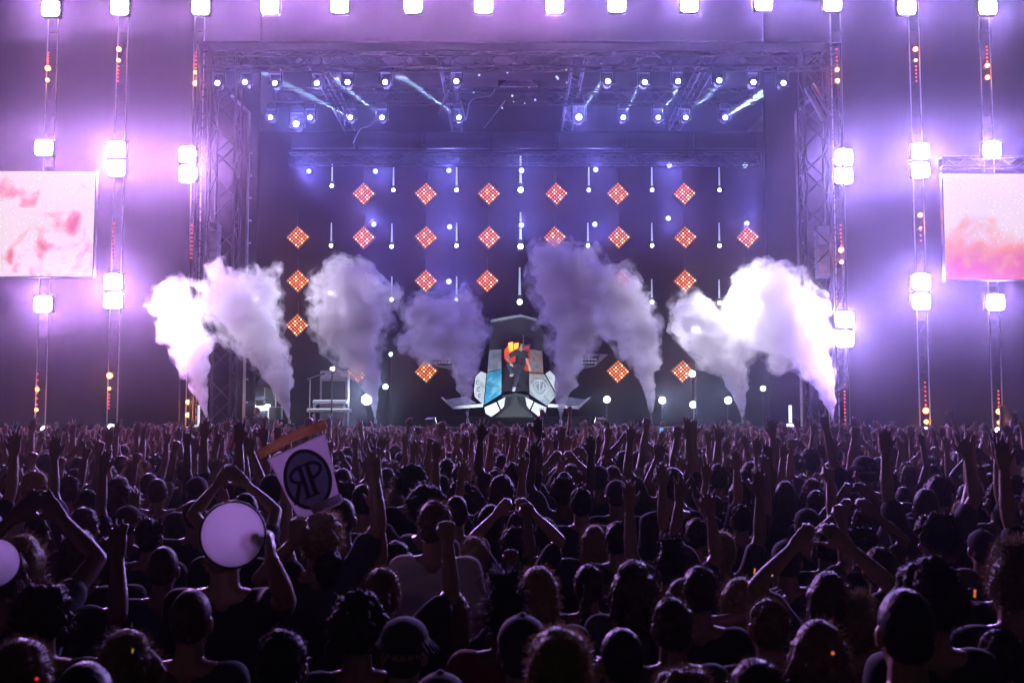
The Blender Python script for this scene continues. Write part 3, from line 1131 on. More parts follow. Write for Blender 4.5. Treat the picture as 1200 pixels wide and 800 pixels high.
POSES = {
    'both hands high': (UPA, UPB), 'both arms up': (UPB, UPA), 'fist high': (UPC, DN), 'open hand high': (DN, UPA), 'arms spread wide': (WIDE, WIDE),
    'hands at head height': (BENT, BENT), 'one bent arm raised': (FIST, DN), 'finger pointing up': (PNT, DN), 'horned hand sign': (DN, HRN),
    'victory sign': (PEA, FLD), 'arms down': (DN, DN), 'folded arms': (FLD, FLD), 'clapping overhead': (CLAP, CLAP), 'hands joined overhead': (HEARTA, HEARTA),
    'one arm wide': (WIDE, DN), 'both fists up': (UPC, FIST), 'phone held up': (PHON, FLD), 'hand on a neighbour': (ONSH, DN), 'hands on hips': (HIPS, DN),
}
POSE_WORD = {
    'both hands high': 'with open hands high', 'both arms up': 'with straight arms up', 'fist high': 'punching a fist high', 'open hand high': 'with one hand high',
    'arms spread wide': 'with arms spread wide', 'hands at head height': 'with hands at head height', 'one bent arm raised': 'with one bent arm up', 'finger pointing up': 'pointing a finger up',
    'horned hand sign': 'with horned hand sign', 'victory sign': 'raising two fingers', 'arms down': 'with arms down', 'folded arms': 'with folded arms', 'clapping overhead': 'clapping overhead',
    'hands joined overhead': 'joining hands overhead', 'one arm wide': 'with one arm out', 'both fists up': 'with both fists raised', 'phone held up': 'filming overhead',
    'hand on a neighbour': 'reaching an arm sideways', 'hands on hips': 'hand on hip'}


def shirt_disp(seed):
    def f(c):
        return V((noise.noise(c * 9 + V((seed, 0, 0))), noise.noise(c * 9 + V((0, seed, 0))), noise.noise(c * V((14, 14, 5)) + V((0, 0, seed))) * .5)) * .012
    return f


def make_body(J, tagname, fat=1.0, voxel=.0075, normal=None, sleeve=.62):
    B, E = body_parts(J, fat, 1.0, normal)
    b = blob_mesh('person_body', B, E, voxel, 2)
    s = blob_mesh('person_shirt', shirt_parts(J, fat, sleeve), [], .013, 2, disp=shirt_disp(len(tagname)))
    t = blob_mesh('person_trousers', trouser_parts(J, fat), [], .016, 2, disp=shirt_disp(len(tagname) + 5))
    b.materials.append(M['skin']); s.materials.append(M['fabric']); t.materials.append(M['fabric'])
    return b, s, t


BODY = {}
for i, (nm, (ra, la)) in enumerate(POSES.items()):
    J = joints()
    arm(J, 1, *ra); arm(J, -1, *la)
    BODY[nm] = make_body(J, nm, fat=(.94, 1.0, 1.06, .98)[i % 4], sleeve=(.62, .62, .3, .62, .05)[i % 5])

SKIN = [(.38, .22, .16), (.32, .18, .13), (.22, .12, .085), (.13, .075, .05), (.35, .2, .15)]
HAIRC = [(.012, .009, .007), (.03, .018, .01), (.06, .035, .018), (.16, .10, .045), (.02, .014, .01), (.3, .2, .09)]
SHIRT = [((.02, .02, .022), 'black'), ((.05, .055, .07), 'dark'), ((.1, .1, .11), 'grey'), ((.03, .04, .09), 'navy'), ((.5, .5, .5), 'white'), ((.2, .03, .04), 'red'), ((.05, .1, .08), 'green'), ((.3, .28, .26), 'pale')]
SHW = [8, 6, 2, 3, .35, .25, .6, .4]
PEOPLE = []


def add_person(x, y, h, pose, hair, rz, rnd, skin=None, shirt=None, hairc=None, label=None, meshes=None, z=0.0, group=None, headobj=True):
    b, s, t = meshes or BODY[pose]
    sk = skin or rnd.choice(SKIN)
    sc, sw = shirt or rnd.choices(SHIRT, SHW)[0]
    hcx = hairc or (rnd.choice(HAIRC[:3]) if hair == 'cropped' else rnd.choice(HAIRC))
    o = bpy.data.objects.new('person', b)
    COL.objects.link(o)
    o.location = (x, y, z); o.rotation_euler = (0, 0, rz)
    k = h / 1.75
    o.scale = (k * rnd.uniform(.97, 1.05), k * rnd.uniform(.97, 1.05), k)
    o.color = (*sk, 1)
    for me, nm, c in ((s, 'shirt', sc), (t, 'trousers', (.03, .035, .06))):
        c_ = bpy.data.objects.new(nm, me); COL.objects.link(c_); c_.parent = o; c_.color = (*c, 1)
    if hair:
        me = HAIR[hair]
        nm = 'hat' if hair in ('cap', 'bucket') else 'hair'
        c_ = bpy.data.objects.new(nm, me); COL.objects.link(c_); c_.parent = o
        c_.color = (*((.04, .04, .05) if nm == 'hat' and not hairc else hcx), 1)
    o['category'] = 'person'
    px, py = pix((x, y, z + h))
    PEOPLE.append(dict(o=o, px=px, py=py, d=y, hair=hair, pose=pose, shirt=sw, label=label, x=x, y=y, group=group))
    return o


RN = random.Random(5)
# people matched one by one to the photograph: head middle x, head top y, head width (pixels), hair, pose
NEAR = [
    (192, 640, 44, 'cropped', 'arms down'), (176, 607, 36, 'spiky', 'folded arms'), (94, 620, 45, 'long', 'arms down'), (128, 628, 34, 'long', 'arms down'),
    (44, 604, 34, 'short', 'arms down'), (50, 688, 60, 'curly', 'hands on hips'), (28, 747, 62, 'short2', 'arms down'), (16, 563, 26, 'short', 'one bent arm raised'),
    (100, 594, 35, 'short2', 'folded arms'), (140, 557, 28, 'wavy', 'arms down'), (150, 592, 34, 'cap', 'open hand high'), (225, 690, 50, 'cropped', 'arms down'),
    (510, 586, 42, 'short', 'arms down'), (556, 628, 36, 'short2', 'one bent arm raised'), (592, 682, 50, 'bun', 'folded arms'), (612, 720, 48, 'cap', 'arms down'),
    (655, 733, 88, 'short', 'arms down'), (728, 735, 62, 'cropped', 'arms down'), (516, 787, 62, 'cap', 'arms down'), (474, 722, 62, 'bucket', 'hand on a neighbour'),
    (464, 632, 42, 'wavy', 'arms down'), (606, 620, 36, 'curly', 'hands joined overhead'), (640, 606, 34, 'short2', 'arms down'), (660, 562, 26, 'curly', 'both hands high'),
    (724, 610, 36, 'short', 'arms down'), (722, 562, 28, 'cap', 'arms down'), (788, 546, 22, 'short', 'folded arms'), (696, 614, 30, 'long', 'arms down'),
    (787, 699, 52, 'short2', 'arms down'), (742, 656, 48, 'wavy', 'hand on a neighbour'), (466, 570, 25, 'bun', 'arms down'), (490, 576, 26, 'cap', 'arms down'), (540, 566, 26, 'curly2', 'open hand high'),
    (630, 662, 44, 'long', 'arms down'), (956, 574, 27, 'cropped', 'arms down'), (1096, 604, 42, 'curly', 'arms down'), (1126, 586, 27, 'short', 'folded arms'),
    (1088, 662, 66, 'curly2', 'folded arms'), (1060, 690, 76, 'cropped', 'arms down'), (820, 662, 46, 'short', 'arms down'), (866, 675, 52, 'long', 'arms down'), (888, 771, 72, 'short2', 'arms down'),
    (799, 690, 44, 'wavy', 'arms down'), (968, 616, 38, 'short2', 'arms down'), (922, 632, 36, 'cap', 'one bent arm raised'), (1008, 620, 38, 'curly', 'hands joined overhead'), (958, 724, 38, 'wavy', 'arms down'),
    (1040, 552, 24, 'short', 'arms down'), (1058, 570, 22, 'cropped', 'arms down'), (1082, 586, 28, 'short2', 'arms down'), (1092, 562, 28, 'wavy', 'arms down'), (1184, 650, 56, 'bun', 'arms down'),
    (816, 606, 34, 'short', 'open hand high'), (1130, 568, 23, 'cropped', 'arms down'), (846, 622, 36, 'ponytail', 'both hands high'), (785, 640, 38, 'bun', 'both arms up'), (448, 664, 44, 'ponytail', 'one bent arm raised'),
    (530, 700, 50, 'long', 'one bent arm raised'), (420, 700, 48, 'curly2', 'arms down'), (900, 700, 50, 'short', 'hand on a neighbour'), (970, 668, 46, 'long', 'hands joined overhead'), (1168, 735, 66, 'short', 'arms down'),
    (150, 735, 62, 'wavy', 'arms down'), (330, 735, 60, 'short', 'arms down'), (1000, 740, 62, 'bun', 'arms down'), (100, 775, 66, 'cropped', 'folded arms'), (430, 780, 68, 'long', 'arms down'), (800, 790, 70, 'curly', 'arms down'),
    (1030, 640, 40, 'ponytail', 'arms down'), (1150, 620, 38, 'cap', 'arms down'), (385, 640, 40, 'short2', 'both arms up'), (690, 660, 44, 'ponytail', 'folded arms'), (575, 590, 30, 'long', 'both hands high'),
    (868, 590, 30, 'short', 'both hands high'), (836, 580, 28, 'cap', 'both hands high'), (1010, 595, 30, 'short2', 'hands joined overhead'),
]
placed = []


def free(x, y, r=.40):
    return all((x - a) ** 2 + ((y - b) * .9) ** 2 > r * r for a, b in placed)


for (px, py, w, hr, po) in NEAR:
    d = .182 * F / w
    p = at(px, py, d)
    h = min(1.93, max(1.52, p.z))
    # keep the height sensible and move along the sight line instead
    if abs(h - p.z) > .01:
        d = max(2.4, (CAM.z - h) * F / max(1.0, (py - 499)))
        p = at(px, py, d)
        h = p.z
    n = 0
    while not free(p.x, p.y, .36) and n < 14:
        n += 1
        d += .09
        p = at(px, py, d)
        h = p.z
    if h < 1.4:
        h = 1.4
    placed.append((p.x, p.y))
    add_person(p.x, p.y, h - .015, po, hr, RN.uniform(-.25, .25), RN)

# ---- the two who hold something up, posed for it
PLATE = at(274, 626, 3.95)
hold = at(313, 622, 3.98)
hx, hy, hh = at(268, 600, 4.45).x, 4.42, 1.72
J = joints(); arm(J, -1, *DN)
arm_ik(J, 1, ((hold.x - hx) / (hh / 1.75) + .012, (hold.y - hy) / (hh / 1.75), (hold.z - .10) / (hh / 1.75)), (1, -.3, -1), 'grip', hd=(-.12, .1, 1))
holder_m = make_body(J, 'plate holder', 1.0, normal=(-1, 0, .1))
placed.append((hx, hy))
add_person(hx, hy, hh, None, 'short', 0, RN, meshes=holder_m, label='short-haired person raising a round white plate beside a rolled poster', skin=SKIN[0], shirt=SHIRT[0])
POST = at(356, 562, 5.0)
ph = at(347, 612, 5.0)
qx, qy, qh = at(372, 618, 5.25).x, 5.3, 1.66
J = joints(); arm(J, 1, *UPB)
arm_ik(J, -1, ((ph.x - qx) / (qh / 1.75), (ph.y - qy) / (qh / 1.75), (ph.z - .08) / (qh / 1.75)), (-1, 0, -1), 'grip', hd=(.1, .1, 1))
holder2_m = make_body(J, 'poster holder', 1.0)
placed.append((qx, qy))
add_person(qx, qy, qh, None, 'curly', 0, RN, meshes=holder2_m, label='person holding up the pale monogram poster in the packed crowd', skin=SKIN[1], shirt=SHIRT[1])

# ---- riders on shoulders
J = joints('sit'); arm(J, 1, *UPA); arm(J, -1, *UPB); RIDE_A = make_body(J, 'rider a', .95)
J = joints('sit'); arm(J, 1, *WIDE); arm(J, -1, *WIDE); RIDE_B = make_body(J, 'rider b', .95)
for (px, py, d, ms, hr, lab, lab2) in ((652, 501, 19.0, RIDE_A, 'long', 'person with raised arms riding on shoulders below the ship prop', 'person carrying the rider in front of the ship prop'),
                                  (1153, 497, 17.0, RIDE_B, 'short', 'person with arms spread riding on shoulders below the right screen', 'person carrying the wide-armed rider below the right screen'),
                                  (1194, 499, 18.0, RIDE_A, 'cap', 'capped rider on shoulders at the far right edge', 'person carrying the capped rider at the far right edge')):
    p = at(px, py, d)
    k = .95
    bear = 1.62
    zoff = p.z - 1.75 * k
    placed.append((p.x, d))
    add_person(p.x, d, 1.75 * k, None, hr, 0, RN, meshes=ms, label=lab, z=zoff)
    add_person(p.x, d - .02, min(1.7, (zoff + .84 * k) / .835), 'arms down', 'short', 0, RN, label=lab2)

# ---- the rest of the countable crowd
NTOT = 300
tries = 0
HCH = ['cropped', 'short', 'short2', 'spiky', 'curly', 'curly2', 'long', 'wavy', 'ponytail', 'bun', 'cap', 'bucket', None]
HWT = [4, 6, 6, 2, 2, 2, 4, 3, 2.5, 1, 2.5, .6, .5]
far_poses = ['both hands high', 'both arms up', 'fist high', 'open hand high', 'arms spread wide', 'hands at head height', 'one bent arm raised', 'finger pointing up', 'horned hand sign', 'victory sign', 'clapping overhead', 'hands joined overhead', 'both fists up', 'phone held up', 'arms down', 'one arm wide']
FW = [4.5, 4.5, 2, 3, 1.2, 1.5, 1.5, 2, 1, 1.2, 2, 1, 1.2, 1, 2.2, 1]
dcur = 4.2
cand = []
while len(cand) < 6000:
    y = RN.uniform(3.4, 17.5)
    x = RN.uniform(-1, 1) * (y * .475 + .1)
    cand.append((y, x))
cand.sort()
XR = 300
for (y, x) in cand:
    if len(PEOPLE) >= NTOT:
        break
    if not free(x, y, .53):
        continue
    h = RN.gauss(1.70, .07)
    h = max(1.52, min(1.86, h))
    if y < 6:
        h = min(h, 1.66)
    placed.append((x, y))
    po = RN.choices(far_poses, FW)[0]
    if RN.random() < (.85 if y < 6.5 else .55 if y < 8.5 else .1):
        po = RN.choice(['arms down', 'folded arms', 'hands on hips', 'arms down'])
    add_person(x, y, h, po, RN.choices(HCH, HWT)[0], RN.gauss(0, .35), RN)
YEND = max(b for a, b in placed if b < 17.5 or True)
YLAST = cand[min(len(cand) - 1, 5999)][0] if len(PEOPLE) < NTOT else y
print('people', len(PEOPLE), 'reach', YLAST)

# ---- the far crowd: one mass
FARM = []
rf = random.Random(21)
for i in range(18):
    J = joints()
    for sd in (-1, 1):
        if rf.random() < (.82 if i % 3 else .55):
            u = (rf.uniform(.05, .75), rf.uniform(-.05, .4), rf.uniform(.5, 1))
            arm(J, sd, u, (rf.uniform(-.45, .4), rf.uniform(0, .35), 1), rf.choice(['open', 'spread', 'fist', 'point', 'open', 'peace', 'relax']))
        else:
            arm(J, sd, *rf.choice([DN, DN, FIST, BENT]))
    B, E = body_parts(J, 1.05, 1.25)
    B += shirt_parts(J, 1.0, .5, .006)
    E.append((HEAD_C + V((0, -.03, .032)), (.084, .1, .104), Quaternion()))
    me = blob_mesh('far', B, E, .016, 1, decimate=.30)
    co_ = np.empty(len(me.vertices) * 3, np.float32); me.vertices.foreach_get('co', co_); co_ = co_.reshape(-1, 3)
    me.calc_loop_triangles()
    tr = np.empty(len(me.loop_triangles) * 3, np.int32); me.loop_triangles.foreach_get('vertices', tr); tr = tr.reshape(-1, 3)
    hc = np.array(HEAD_C)
    r = co_ - hc
    part = np.zeros(len(co_), np.int8)                         # 0 skin
    el = [np.array(J['sh', s] + (J['el', s] - J['sh', s]) * .55) for s in (-1, 1)]
    tors = (co_[:, 2] < 1.47) & (co_[:, 2] > .9) & (np.abs(co_[:, 0]) < .25)
    part[tors] = 1
    for s in (-1, 1):
        e = np.array(J['el', s]); sh = np.array(J['sh', s])
        ax = (e - sh) / np.linalg.norm(e - sh)
        tt = (co_ - sh) @ ax
        dist = np.linalg.norm(co_ - sh - tt[:, None] * ax, axis=1)
        part[(dist < .1) & (tt > .15) & (tt < .8)] = 0
        part[(dist < .1) & (tt > -.1) & (tt <= .15)] = 1
    part[co_[:, 2] <= .93] = 3
    hd = (np.linalg.norm(r / np.array([.1, .125, .13]), axis=1) < 1) & ((r[:, 2] > .045) | (r[:, 1] < -.01)) & (r[:, 2] > -.08)
    part[hd] = 2
    FARM.append((co_, tr, part))
    bpy.data.meshes.remove(me)
rs = np.random.RandomState(3)
VV, TT, CC = [], [], []
base = 0
y = YLAST - .1
nfar = 0
grid = {}
for _ in range(60000):
    if nfar >= 1650:
        break
    yy = 3 + 28.3 * rs.rand()
    xx = (rs.rand() * 2 - 1) * (yy * .475 + 4.5)
    if yy < YLAST - .2 and abs(xx) < yy * .475 + .55:
        continue
    key = (int(xx / .6), int(yy / .6))
    if any((xx - a) ** 2 + (yy - b) ** 2 < .215 for i in (-1, 0, 1) for j in (-1, 0, 1) for (a, b) in grid.get((key[0] + i, key[1] + j), ())):
        continue
    grid.setdefault(key, []).append((xx, yy))
    nfar += 1
    c, tr, part = FARM[rs.randint(len(FARM))]
    k = (1.68 + .07 * rs.randn()) / 1.75
    a = rs.randn() * .4
    R = np.array([[cos(a), -sin(a), 0], [sin(a), cos(a), 0], [0, 0, 1]]) * k
    if rs.rand() < .5:
        c = c * np.array([-1, 1, 1]); tr = tr[:, ::-1]
    VV.append(c @ R.T + np.array([xx, yy, 0])); TT.append(tr + base); base += len(c)
    pal = np.array([SKIN[rs.randint(5)], SHIRT[rs.choice(8, p=np.array(SHW) / sum(SHW))][0], HAIRC[rs.randint(6)], (.03, .035, .06)], np.float32)
    CC.append(pal[part])
VV = np.concatenate(VV).astype(np.float32); TT = np.concatenate(TT).astype(np.int32); CC = np.concatenate(CC)
me = bpy.data.meshes.new('crowd')
me.vertices.add(len(VV)); me.vertices.foreach_set('co', VV.ravel())
me.loops.add(TT.size); me.loops.foreach_set('vertex_index', TT.ravel())
me.polygons.add(len(TT)); me.polygons.foreach_set('loop_start', np.arange(0, TT.size, 3, dtype=np.int32))
me.polygons.foreach_set('use_smooth', np.ones(len(TT), bool))
me.update(calc_edges=True)
at_ = me.color_attributes.new('tint', 'FLOAT_COLOR', 'POINT')
at_.data.foreach_set('color', np.concatenate([CC, np.ones((len(CC), 1), np.float32)], 1).ravel())
tag(obj('crowd', me, M['crowd']), 'dense far crowd with raised arms packed up to the stage', 'crowd', kind='stuff')
print('far crowd', nfar, len(TT))

# ---- labels for the people: what they look like, then where they stand
LAND = [(-50, 'under the left screen'), (60, 'under the left screen'), (135, 'under the second mast'), (225, 'under the third mast'), (300, 'below the drums'), (385, 'below the keyboards'),
        (450, 'below the third smoke jet'), (545, 'below the fourth smoke jet'), (605, 'below the ship prop'), (660, 'below the fifth smoke jet'), (762, 'below the sixth smoke jet'),
        (872, 'below the seventh smoke jet'), (978, 'below the eighth smoke jet'), (1080, 'under the fifth mast'), (1165, 'under the right screen')]
by = {}
for q in PEOPLE:
    lm = min(LAND, key=lambda l: abs(l[0] - q['px']))[1]
    dd = q['d']
    band = 'frontmost' if dd < 4 else 'near' if dd < 7 else 'midway' if dd < 11 else 'far'
    if not q['label']:
        by.setdefault(f"{HAIR_WORD[q['hair']]} person {POSE_WORD[q['pose']]}, {q['shirt']} top|{lm}|{band}", []).append(q)
    q['o']['group'] = 'concertgoers in the crowd'
for k, v in by.items():
    a, lm, band = k.split('|')
    v.sort(key=lambda q: q['d'])
    for i, q in enumerate(v):
        w = '' if len(v) == 1 else ('nearer one ' if i == 0 else 'farther one ') if len(v) == 2 else ORD[i] + ' nearest '
        q['label'] = f"{w}{a}, {band} {lm}"
for q in PEOPLE:
    q['o']['label'] = q['label']

# ------------------------------------------------------------------ held things
pl = thing('paper_plate', 'round white paper plate held up by a raised hand, its rim bitten at the fingers', 'plate', PLATE, rot=(radians(-4), 0, 0))
pm_ = bpy.data.materials.new('thin_paper')
pm_.use_nodes = True
t_ = pm_.node_tree
d_ = t_.nodes.new('ShaderNodeBsdfDiffuse'); d_.inputs[0].default_value = (.8, .78, .8, 1)
r_ = t_.nodes.new('ShaderNodeBsdfTranslucent'); r_.inputs[0].default_value = (.85, .8, .85, 1)
x_ = t_.nodes.new('ShaderNodeMixShader'); x_.inputs[0].default_value = .6
t_.links.new(d_.outputs[0], x_.inputs[1]); t_.links.new(r_.outputs[0], x_.inputs[2]); t_.links.new(x_.outputs[0], t_.nodes['Material Output'].inputs[0])
M['paper'] = pm_


def disc(bm, r, dish=.012, n=64):
    rings = []
    for k, (f, z) in enumerate(((0.0, 0), (.68, 0), (.78, -dish), (1.0, -dish * 1.4))):
        if k == 0:
            c = bm.verts.new((0, 0, 0)); rings.append([c] * n); continue
        rings.append([bm.verts.new((cos(2 * pi * i / n) * r * f, z, sin(2 * pi * i / n) * r * f)) for i in range(n)])
    for k in range(3):
        for i in range(n):
            j = (i + 1) % n
            vs = (rings[k][i], rings[k + 1][i], rings[k + 1][j]) if k == 0 else (rings[k][i], rings[k + 1][i], rings[k + 1][j], rings[k][j])
            bm.faces.new(vs)


bm = bmesh.new(); disc(bm, .116)
o = obj('plate_disc', bm, M['paper'], pl, smooth=True)
md = o.modifiers.new('thickness', 'SOLIDIFY'); md.thickness = .0015
bm = bmesh.new()
n = 64
for i in range(n):
    a0, a1 = 2 * pi * i / n, 2 * pi * (i + 1) / n
    tube(bm, (cos(a0) * .116, -.017, sin(a0) * .116), (cos(a1) * .116, -.017, sin(a1) * .116), .0042, n=6, caps=False)
bmesh.ops.remove_doubles(bm, verts=bm.verts, dist=.0008)
obj('rim', bm, M['black'], pl, smooth=True)
pl2 = thing('paper_plate', 'second white paper plate cut off by the left picture edge', 'plate', at(-8, 659, 4.0), rot=(0, 0, radians(30)))
bm = bmesh.new(); disc(bm, .085)
o = obj('plate_disc', bm, M['paper'], pl2, smooth=True)
md = o.modifiers.new('thickness', 'SOLIDIFY'); md.thickness = .0015
# its holder, mostly outside the picture
hp = at(-14, 672, 4.03)
add_person(hp.x - .06, 4.3, 1.62, 'hands at head height', 'short', 0, RN, label='person at the left picture edge behind the cut-off white plate')['label'] = 'person at the left picture edge behind the cut-off white plate'

# poster with rolled top and monogram
CP = [at(313, 538, 5.0), at(381, 508, 4.98), at(400, 590, 5.0), at(350, 609, 5.02)]
bn = thing('monogram_poster', 'pale paper poster with black oval monogram and a thick rolled top', 'poster', (0, 0, 0))
bm = bmesh.new()
n = 24
g = []
for j in range(n + 1):
    row = []
    for i in range(n + 1):
        u, v = i / n, j / n
        p = CP[0].lerp(CP[1], u).lerp(CP[3].lerp(CP[2], u), v)
        p = p + V((0, .012 * sin(u * 5 + v * 2) + .01 * sin(v * 7) - (.035 * max(0, v + u * .4 - 1.15) / .25), .0))
        row.append(bm.verts.new(p))
    g.append(row)
for j in range(n):
    for i in range(n):
        bm.faces.new((g[j][i], g[j + 1][i], g[j + 1][i + 1], g[j][i + 1]))
ppm = pm_.copy(); ppm.name = 'poster_paper'
for nd in ppm.node_tree.nodes:
    if nd.type == 'BSDF_DIFFUSE':
        nd.inputs[0].default_value = (.5, .47, .5, 1)
    if nd.type == 'BSDF_TRANSLUCENT':
        nd.inputs[0].default_value = (.62, .55, .6, 1)
o = obj('paper_sheet', bm, ppm, bn, smooth=True)
md = o.modifiers.new('thickness', 'SOLIDIFY'); md.thickness = .002
M['roll'] = pm_.copy(); M['roll'].name = 'paper_roll'
for nd in M['roll'].node_tree.nodes:
    if nd.type in ('BSDF_DIFFUSE', 'BSDF_TRANSLUCENT'):
        nd.inputs[0].default_value = (.66, .44, .26, 1)
M['ink'] = mat('black_ink', (.012, .014, .02), .6)
M['inkblue'] = pm_.copy(); M['inkblue'].name = 'faded_ink'
for nd in M['inkblue'].node_tree.nodes:
    if nd.type in ('BSDF_DIFFUSE', 'BSDF_TRANSLUCENT'):
        nd.inputs[0].default_value = (.17, .18, .25, 1)
ra, rb = at(303, 533, 4.97), at(382, 497, 4.95)
bm = bmesh.new()
prev = ra
for k in range(1, 9):
    q = ra.lerp(rb, k / 8) + V((0, 0, .012 * sin(pi * k / 8)))
    tube(bm, prev, q, .021, n=16, caps=(k in (1, 8)))
    prev = q
bmesh.ops.remove_doubles(bm, verts=bm.verts, dist=.001)
obj('rolled_top', bm, M['roll'], bn, smooth=True)
# local frame of the sheet, facing the camera
ctr = (CP[0] + CP[1] + CP[2] + CP[3]) / 4
ux = ((CP[1] - CP[0]) + (CP[2] - CP[3])).normalized()
uz = ((CP[0] - CP[3]) + (CP[1] - CP[2])).normalized()
sf = V((0, -1, 0))


def onsheet(x, z, off=.0):
    """A point a hair's breadth before the paper, following its waves."""
    p = ctr + ux * x + uz * z
    a = (p - CP[0])
    v = max(0, min(1, -(a.dot(uz)) / .335)); u = max(0, min(1, a.dot(ux) / .26))
    return p + V((0, .012 * sin(u * 5 + v * 2) + .01 * sin(v * 7) - .012 - off, 0))


def strip(bm, pts, w0, w1=None):
    """A flat ribbon of ink along pts (x, z) with changing width."""
    prev = None
    if bm is mono:
        pts = [(x * 1.32, z * 1.32) for x, z in pts]
        w0 *= 1.25; w1 = w1 and w1 * 1.25
    m = len(pts)
    for i, p in enumerate(pts):
        a = V((*pts[max(0, i - 1)], 0)); b = V((*pts[min(m - 1, i + 1)], 0))
        d = (b - a).normalized(); nn = V((-d.y, d.x, 0))
        w = w0 + ((w1 if w1 is not None else w0) - w0) * i / max(1, m - 1)
        l, r = (p[0] + nn.x * w / 2, p[1] + nn.y * w / 2), (p[0] - nn.x * w / 2, p[1] - nn.y * w / 2)
        cur = [bm.verts.new(onsheet(*l, INK_OFF)), bm.verts.new(onsheet(*r, INK_OFF))]
        if prev:
            bm.faces.new((prev[0], prev[1], cur[1], cur[0]))
        prev = cur


INK_OFF = .0
mono = None
bm = bmesh.new()
rgs = []
for f in (0, .35, .7, 1):
    rgs.append([bm.verts.new(onsheet(cos(2 * pi * i / 48) * .103 * f, sin(2 * pi * i / 48) * .128 * f)) for i in range(48)] if f else None)
for k in (1, 2):
    for i in range(48):
        j = (i + 1) % 48
        bm.faces.new((rgs[k][i], rgs[k][j], rgs[k + 1][j], rgs[k + 1][i]))
bm.faces.new(rgs[1])
obj('oval_field', bm, M['inkblue'], bn)
INK_OFF = .0015
bm = bmesh.new()
strip(bm, [(cos(2 * pi * i / 48) * .105, sin(2 * pi * i / 48) * .13) for i in range(49)], .017)
obj('oval_ring', bm, M['ink'], bn)
INK_OFF = .003
mono = bmesh.new()
strip(mono, [(-.014, -.058), (-.014, .052)], .017)               # stem of the mirrored R
strip(mono, [(.014, -.058), (.014, .052)], .017)                # stem of the P
strip(mono, [(-.014 - .042 * sin(pi * i / 14), .024 + .026 * cos(pi * i / 14)) for i in range(15)], .012)
strip(mono, [(-.03, 0), (-.045, -.03), (-.064, -.062)], .016)      # leg of the mirrored R
strip(mono, [(.014 + .044 * sin(pi * i / 14), .024 + .026 * cos(pi * i / 14)) for i in range(15)], .012)
for x in (-.014, .014):
    strip(mono, [(x - .014, -.058), (x + .014, -.058)], .007)
    strip(mono, [(x - .014, .051), (x + .014, .051)], .007)
strip(mono, [(-.074, -.062), (-.052, -.062)], .007)
obj('monogram', mono, M['ink'], bn)
bm = bmesh.new()
c0, c1 = at(366, 597, 4.96), at(400, 583, 4.95)
tube(bm, c0, c1, .02, n=14)
obj('curled_corner', bm, ppm, bn, smooth=False)

# ------------------------------------------------------------------ the ship-like stage prop
def Z5(X, Y_, depth):
    return at(500 + X / 5, 340 + Y_ / 5, depth)


def ship_mat(name, cols, scale, lines=True, rough=.4):
    """Painted panel: blocks of colour with dark panel lines, as airbrushed sheet."""
    m = bpy.data.materials.new(name)
    m.use_nodes = True
    t = m.node_tree
    b = t.nodes['Principled BSDF']; b.inputs['Roughness'].default_value = rough
    tc = t.nodes.new('ShaderNodeTexCoord')
    n = t.nodes.new('ShaderNodeTexNoise'); n.inputs['Scale'].default_value = scale; n.inputs['Detail'].default_value = 6; n.inputs['Distortion'].default_value = 1.2
    t.links.new(tc.outputs['Object'], n.inputs['Vector'])
    cr = t.nodes.new('ShaderNodeValToRGB')
    el = cr.color_ramp.elements
    el[0].position = .3; el[0].color = (*cols[0], 1)
    el[1].position = .7; el[1].color = (*cols[-1], 1)
    for i, c in enumerate(cols[1:-1]):
        e = el.new(.3 + .4 * (i + 1) / (len(cols) - 1)); e.color = (*c, 1)
    t.links.new(n.outputs['Fac'], cr.inputs[0])
    if lines:
        vo = t.nodes.new('ShaderNodeTexVoronoi'); vo.feature = 'DISTANCE_TO_EDGE'; vo.inputs['Scale'].default_value = scale * .9
        t.links.new(tc.outputs['Object'], vo.inputs['Vector'])
        lt = t.nodes.new('ShaderNodeMath'); lt.operation = 'GREATER_THAN'; lt.inputs[1].default_value = .035
        t.links.new(vo.outputs['Distance'], lt.inputs[0])
        vm = t.nodes.new('ShaderNodeMix'); vm.data_type = 'RGBA'
        t.links.new(lt.outputs[0], vm.inputs['Factor'])
        vm.inputs['A'].default_value = (.04, .05, .06, 1)
        t.links.new(cr.outputs[0], vm.inputs['B'])
        t.links.new(vm.outputs['Result'], b.inputs['Base Color'])
    else:
        t.links.new(cr.outputs[0], b.inputs['Base Color'])
    return m


SM = {'white': ship_mat('hull_white', [(.45, .5, .52), (.75, .78, .78), (.8, .8, .78)], 1.6, False),
      'blue': ship_mat('hull_blue', [(.02, .22, .42), (.05, .42, .62), (.35, .62, .7)], 2.6, False),
      'grey': ship_mat('hull_grey', [(.12, .14, .17), (.3, .33, .36), (.42, .44, .45)], 2.5, False),
      'pale': ship_mat('hull_pale', [(.2, .27, .3), (.4, .47, .48), (.6, .64, .62)], 2.4, False),
      'rust': ship_mat('hull_weathered', [(.15, .17, .2), (.32, .3, .3), (.42, .18, .10), (.1, .25, .36)], 3, False)}
YS = 38.0
ship = thing('ship_prop', 'white and blue angular spaceship cockpit prop with side wings, centre of the stage', 'stage prop', (0, 0, 0))


def panel(name, pts, dep, m, thick=.12, parent=None):
    bm = bmesh.new()
    poly_prism(bm, [Z5(X, Y_, d) for (X, Y_), d in zip(pts, dep if isinstance(dep, (list, tuple)) else [dep] * len(pts))], thick)
    bmesh.ops.bevel(bm, geom=list(bm.edges), offset=.012, segments=1, affect='EDGES')
    o = obj(name, bm, m, parent or ship)
    return o


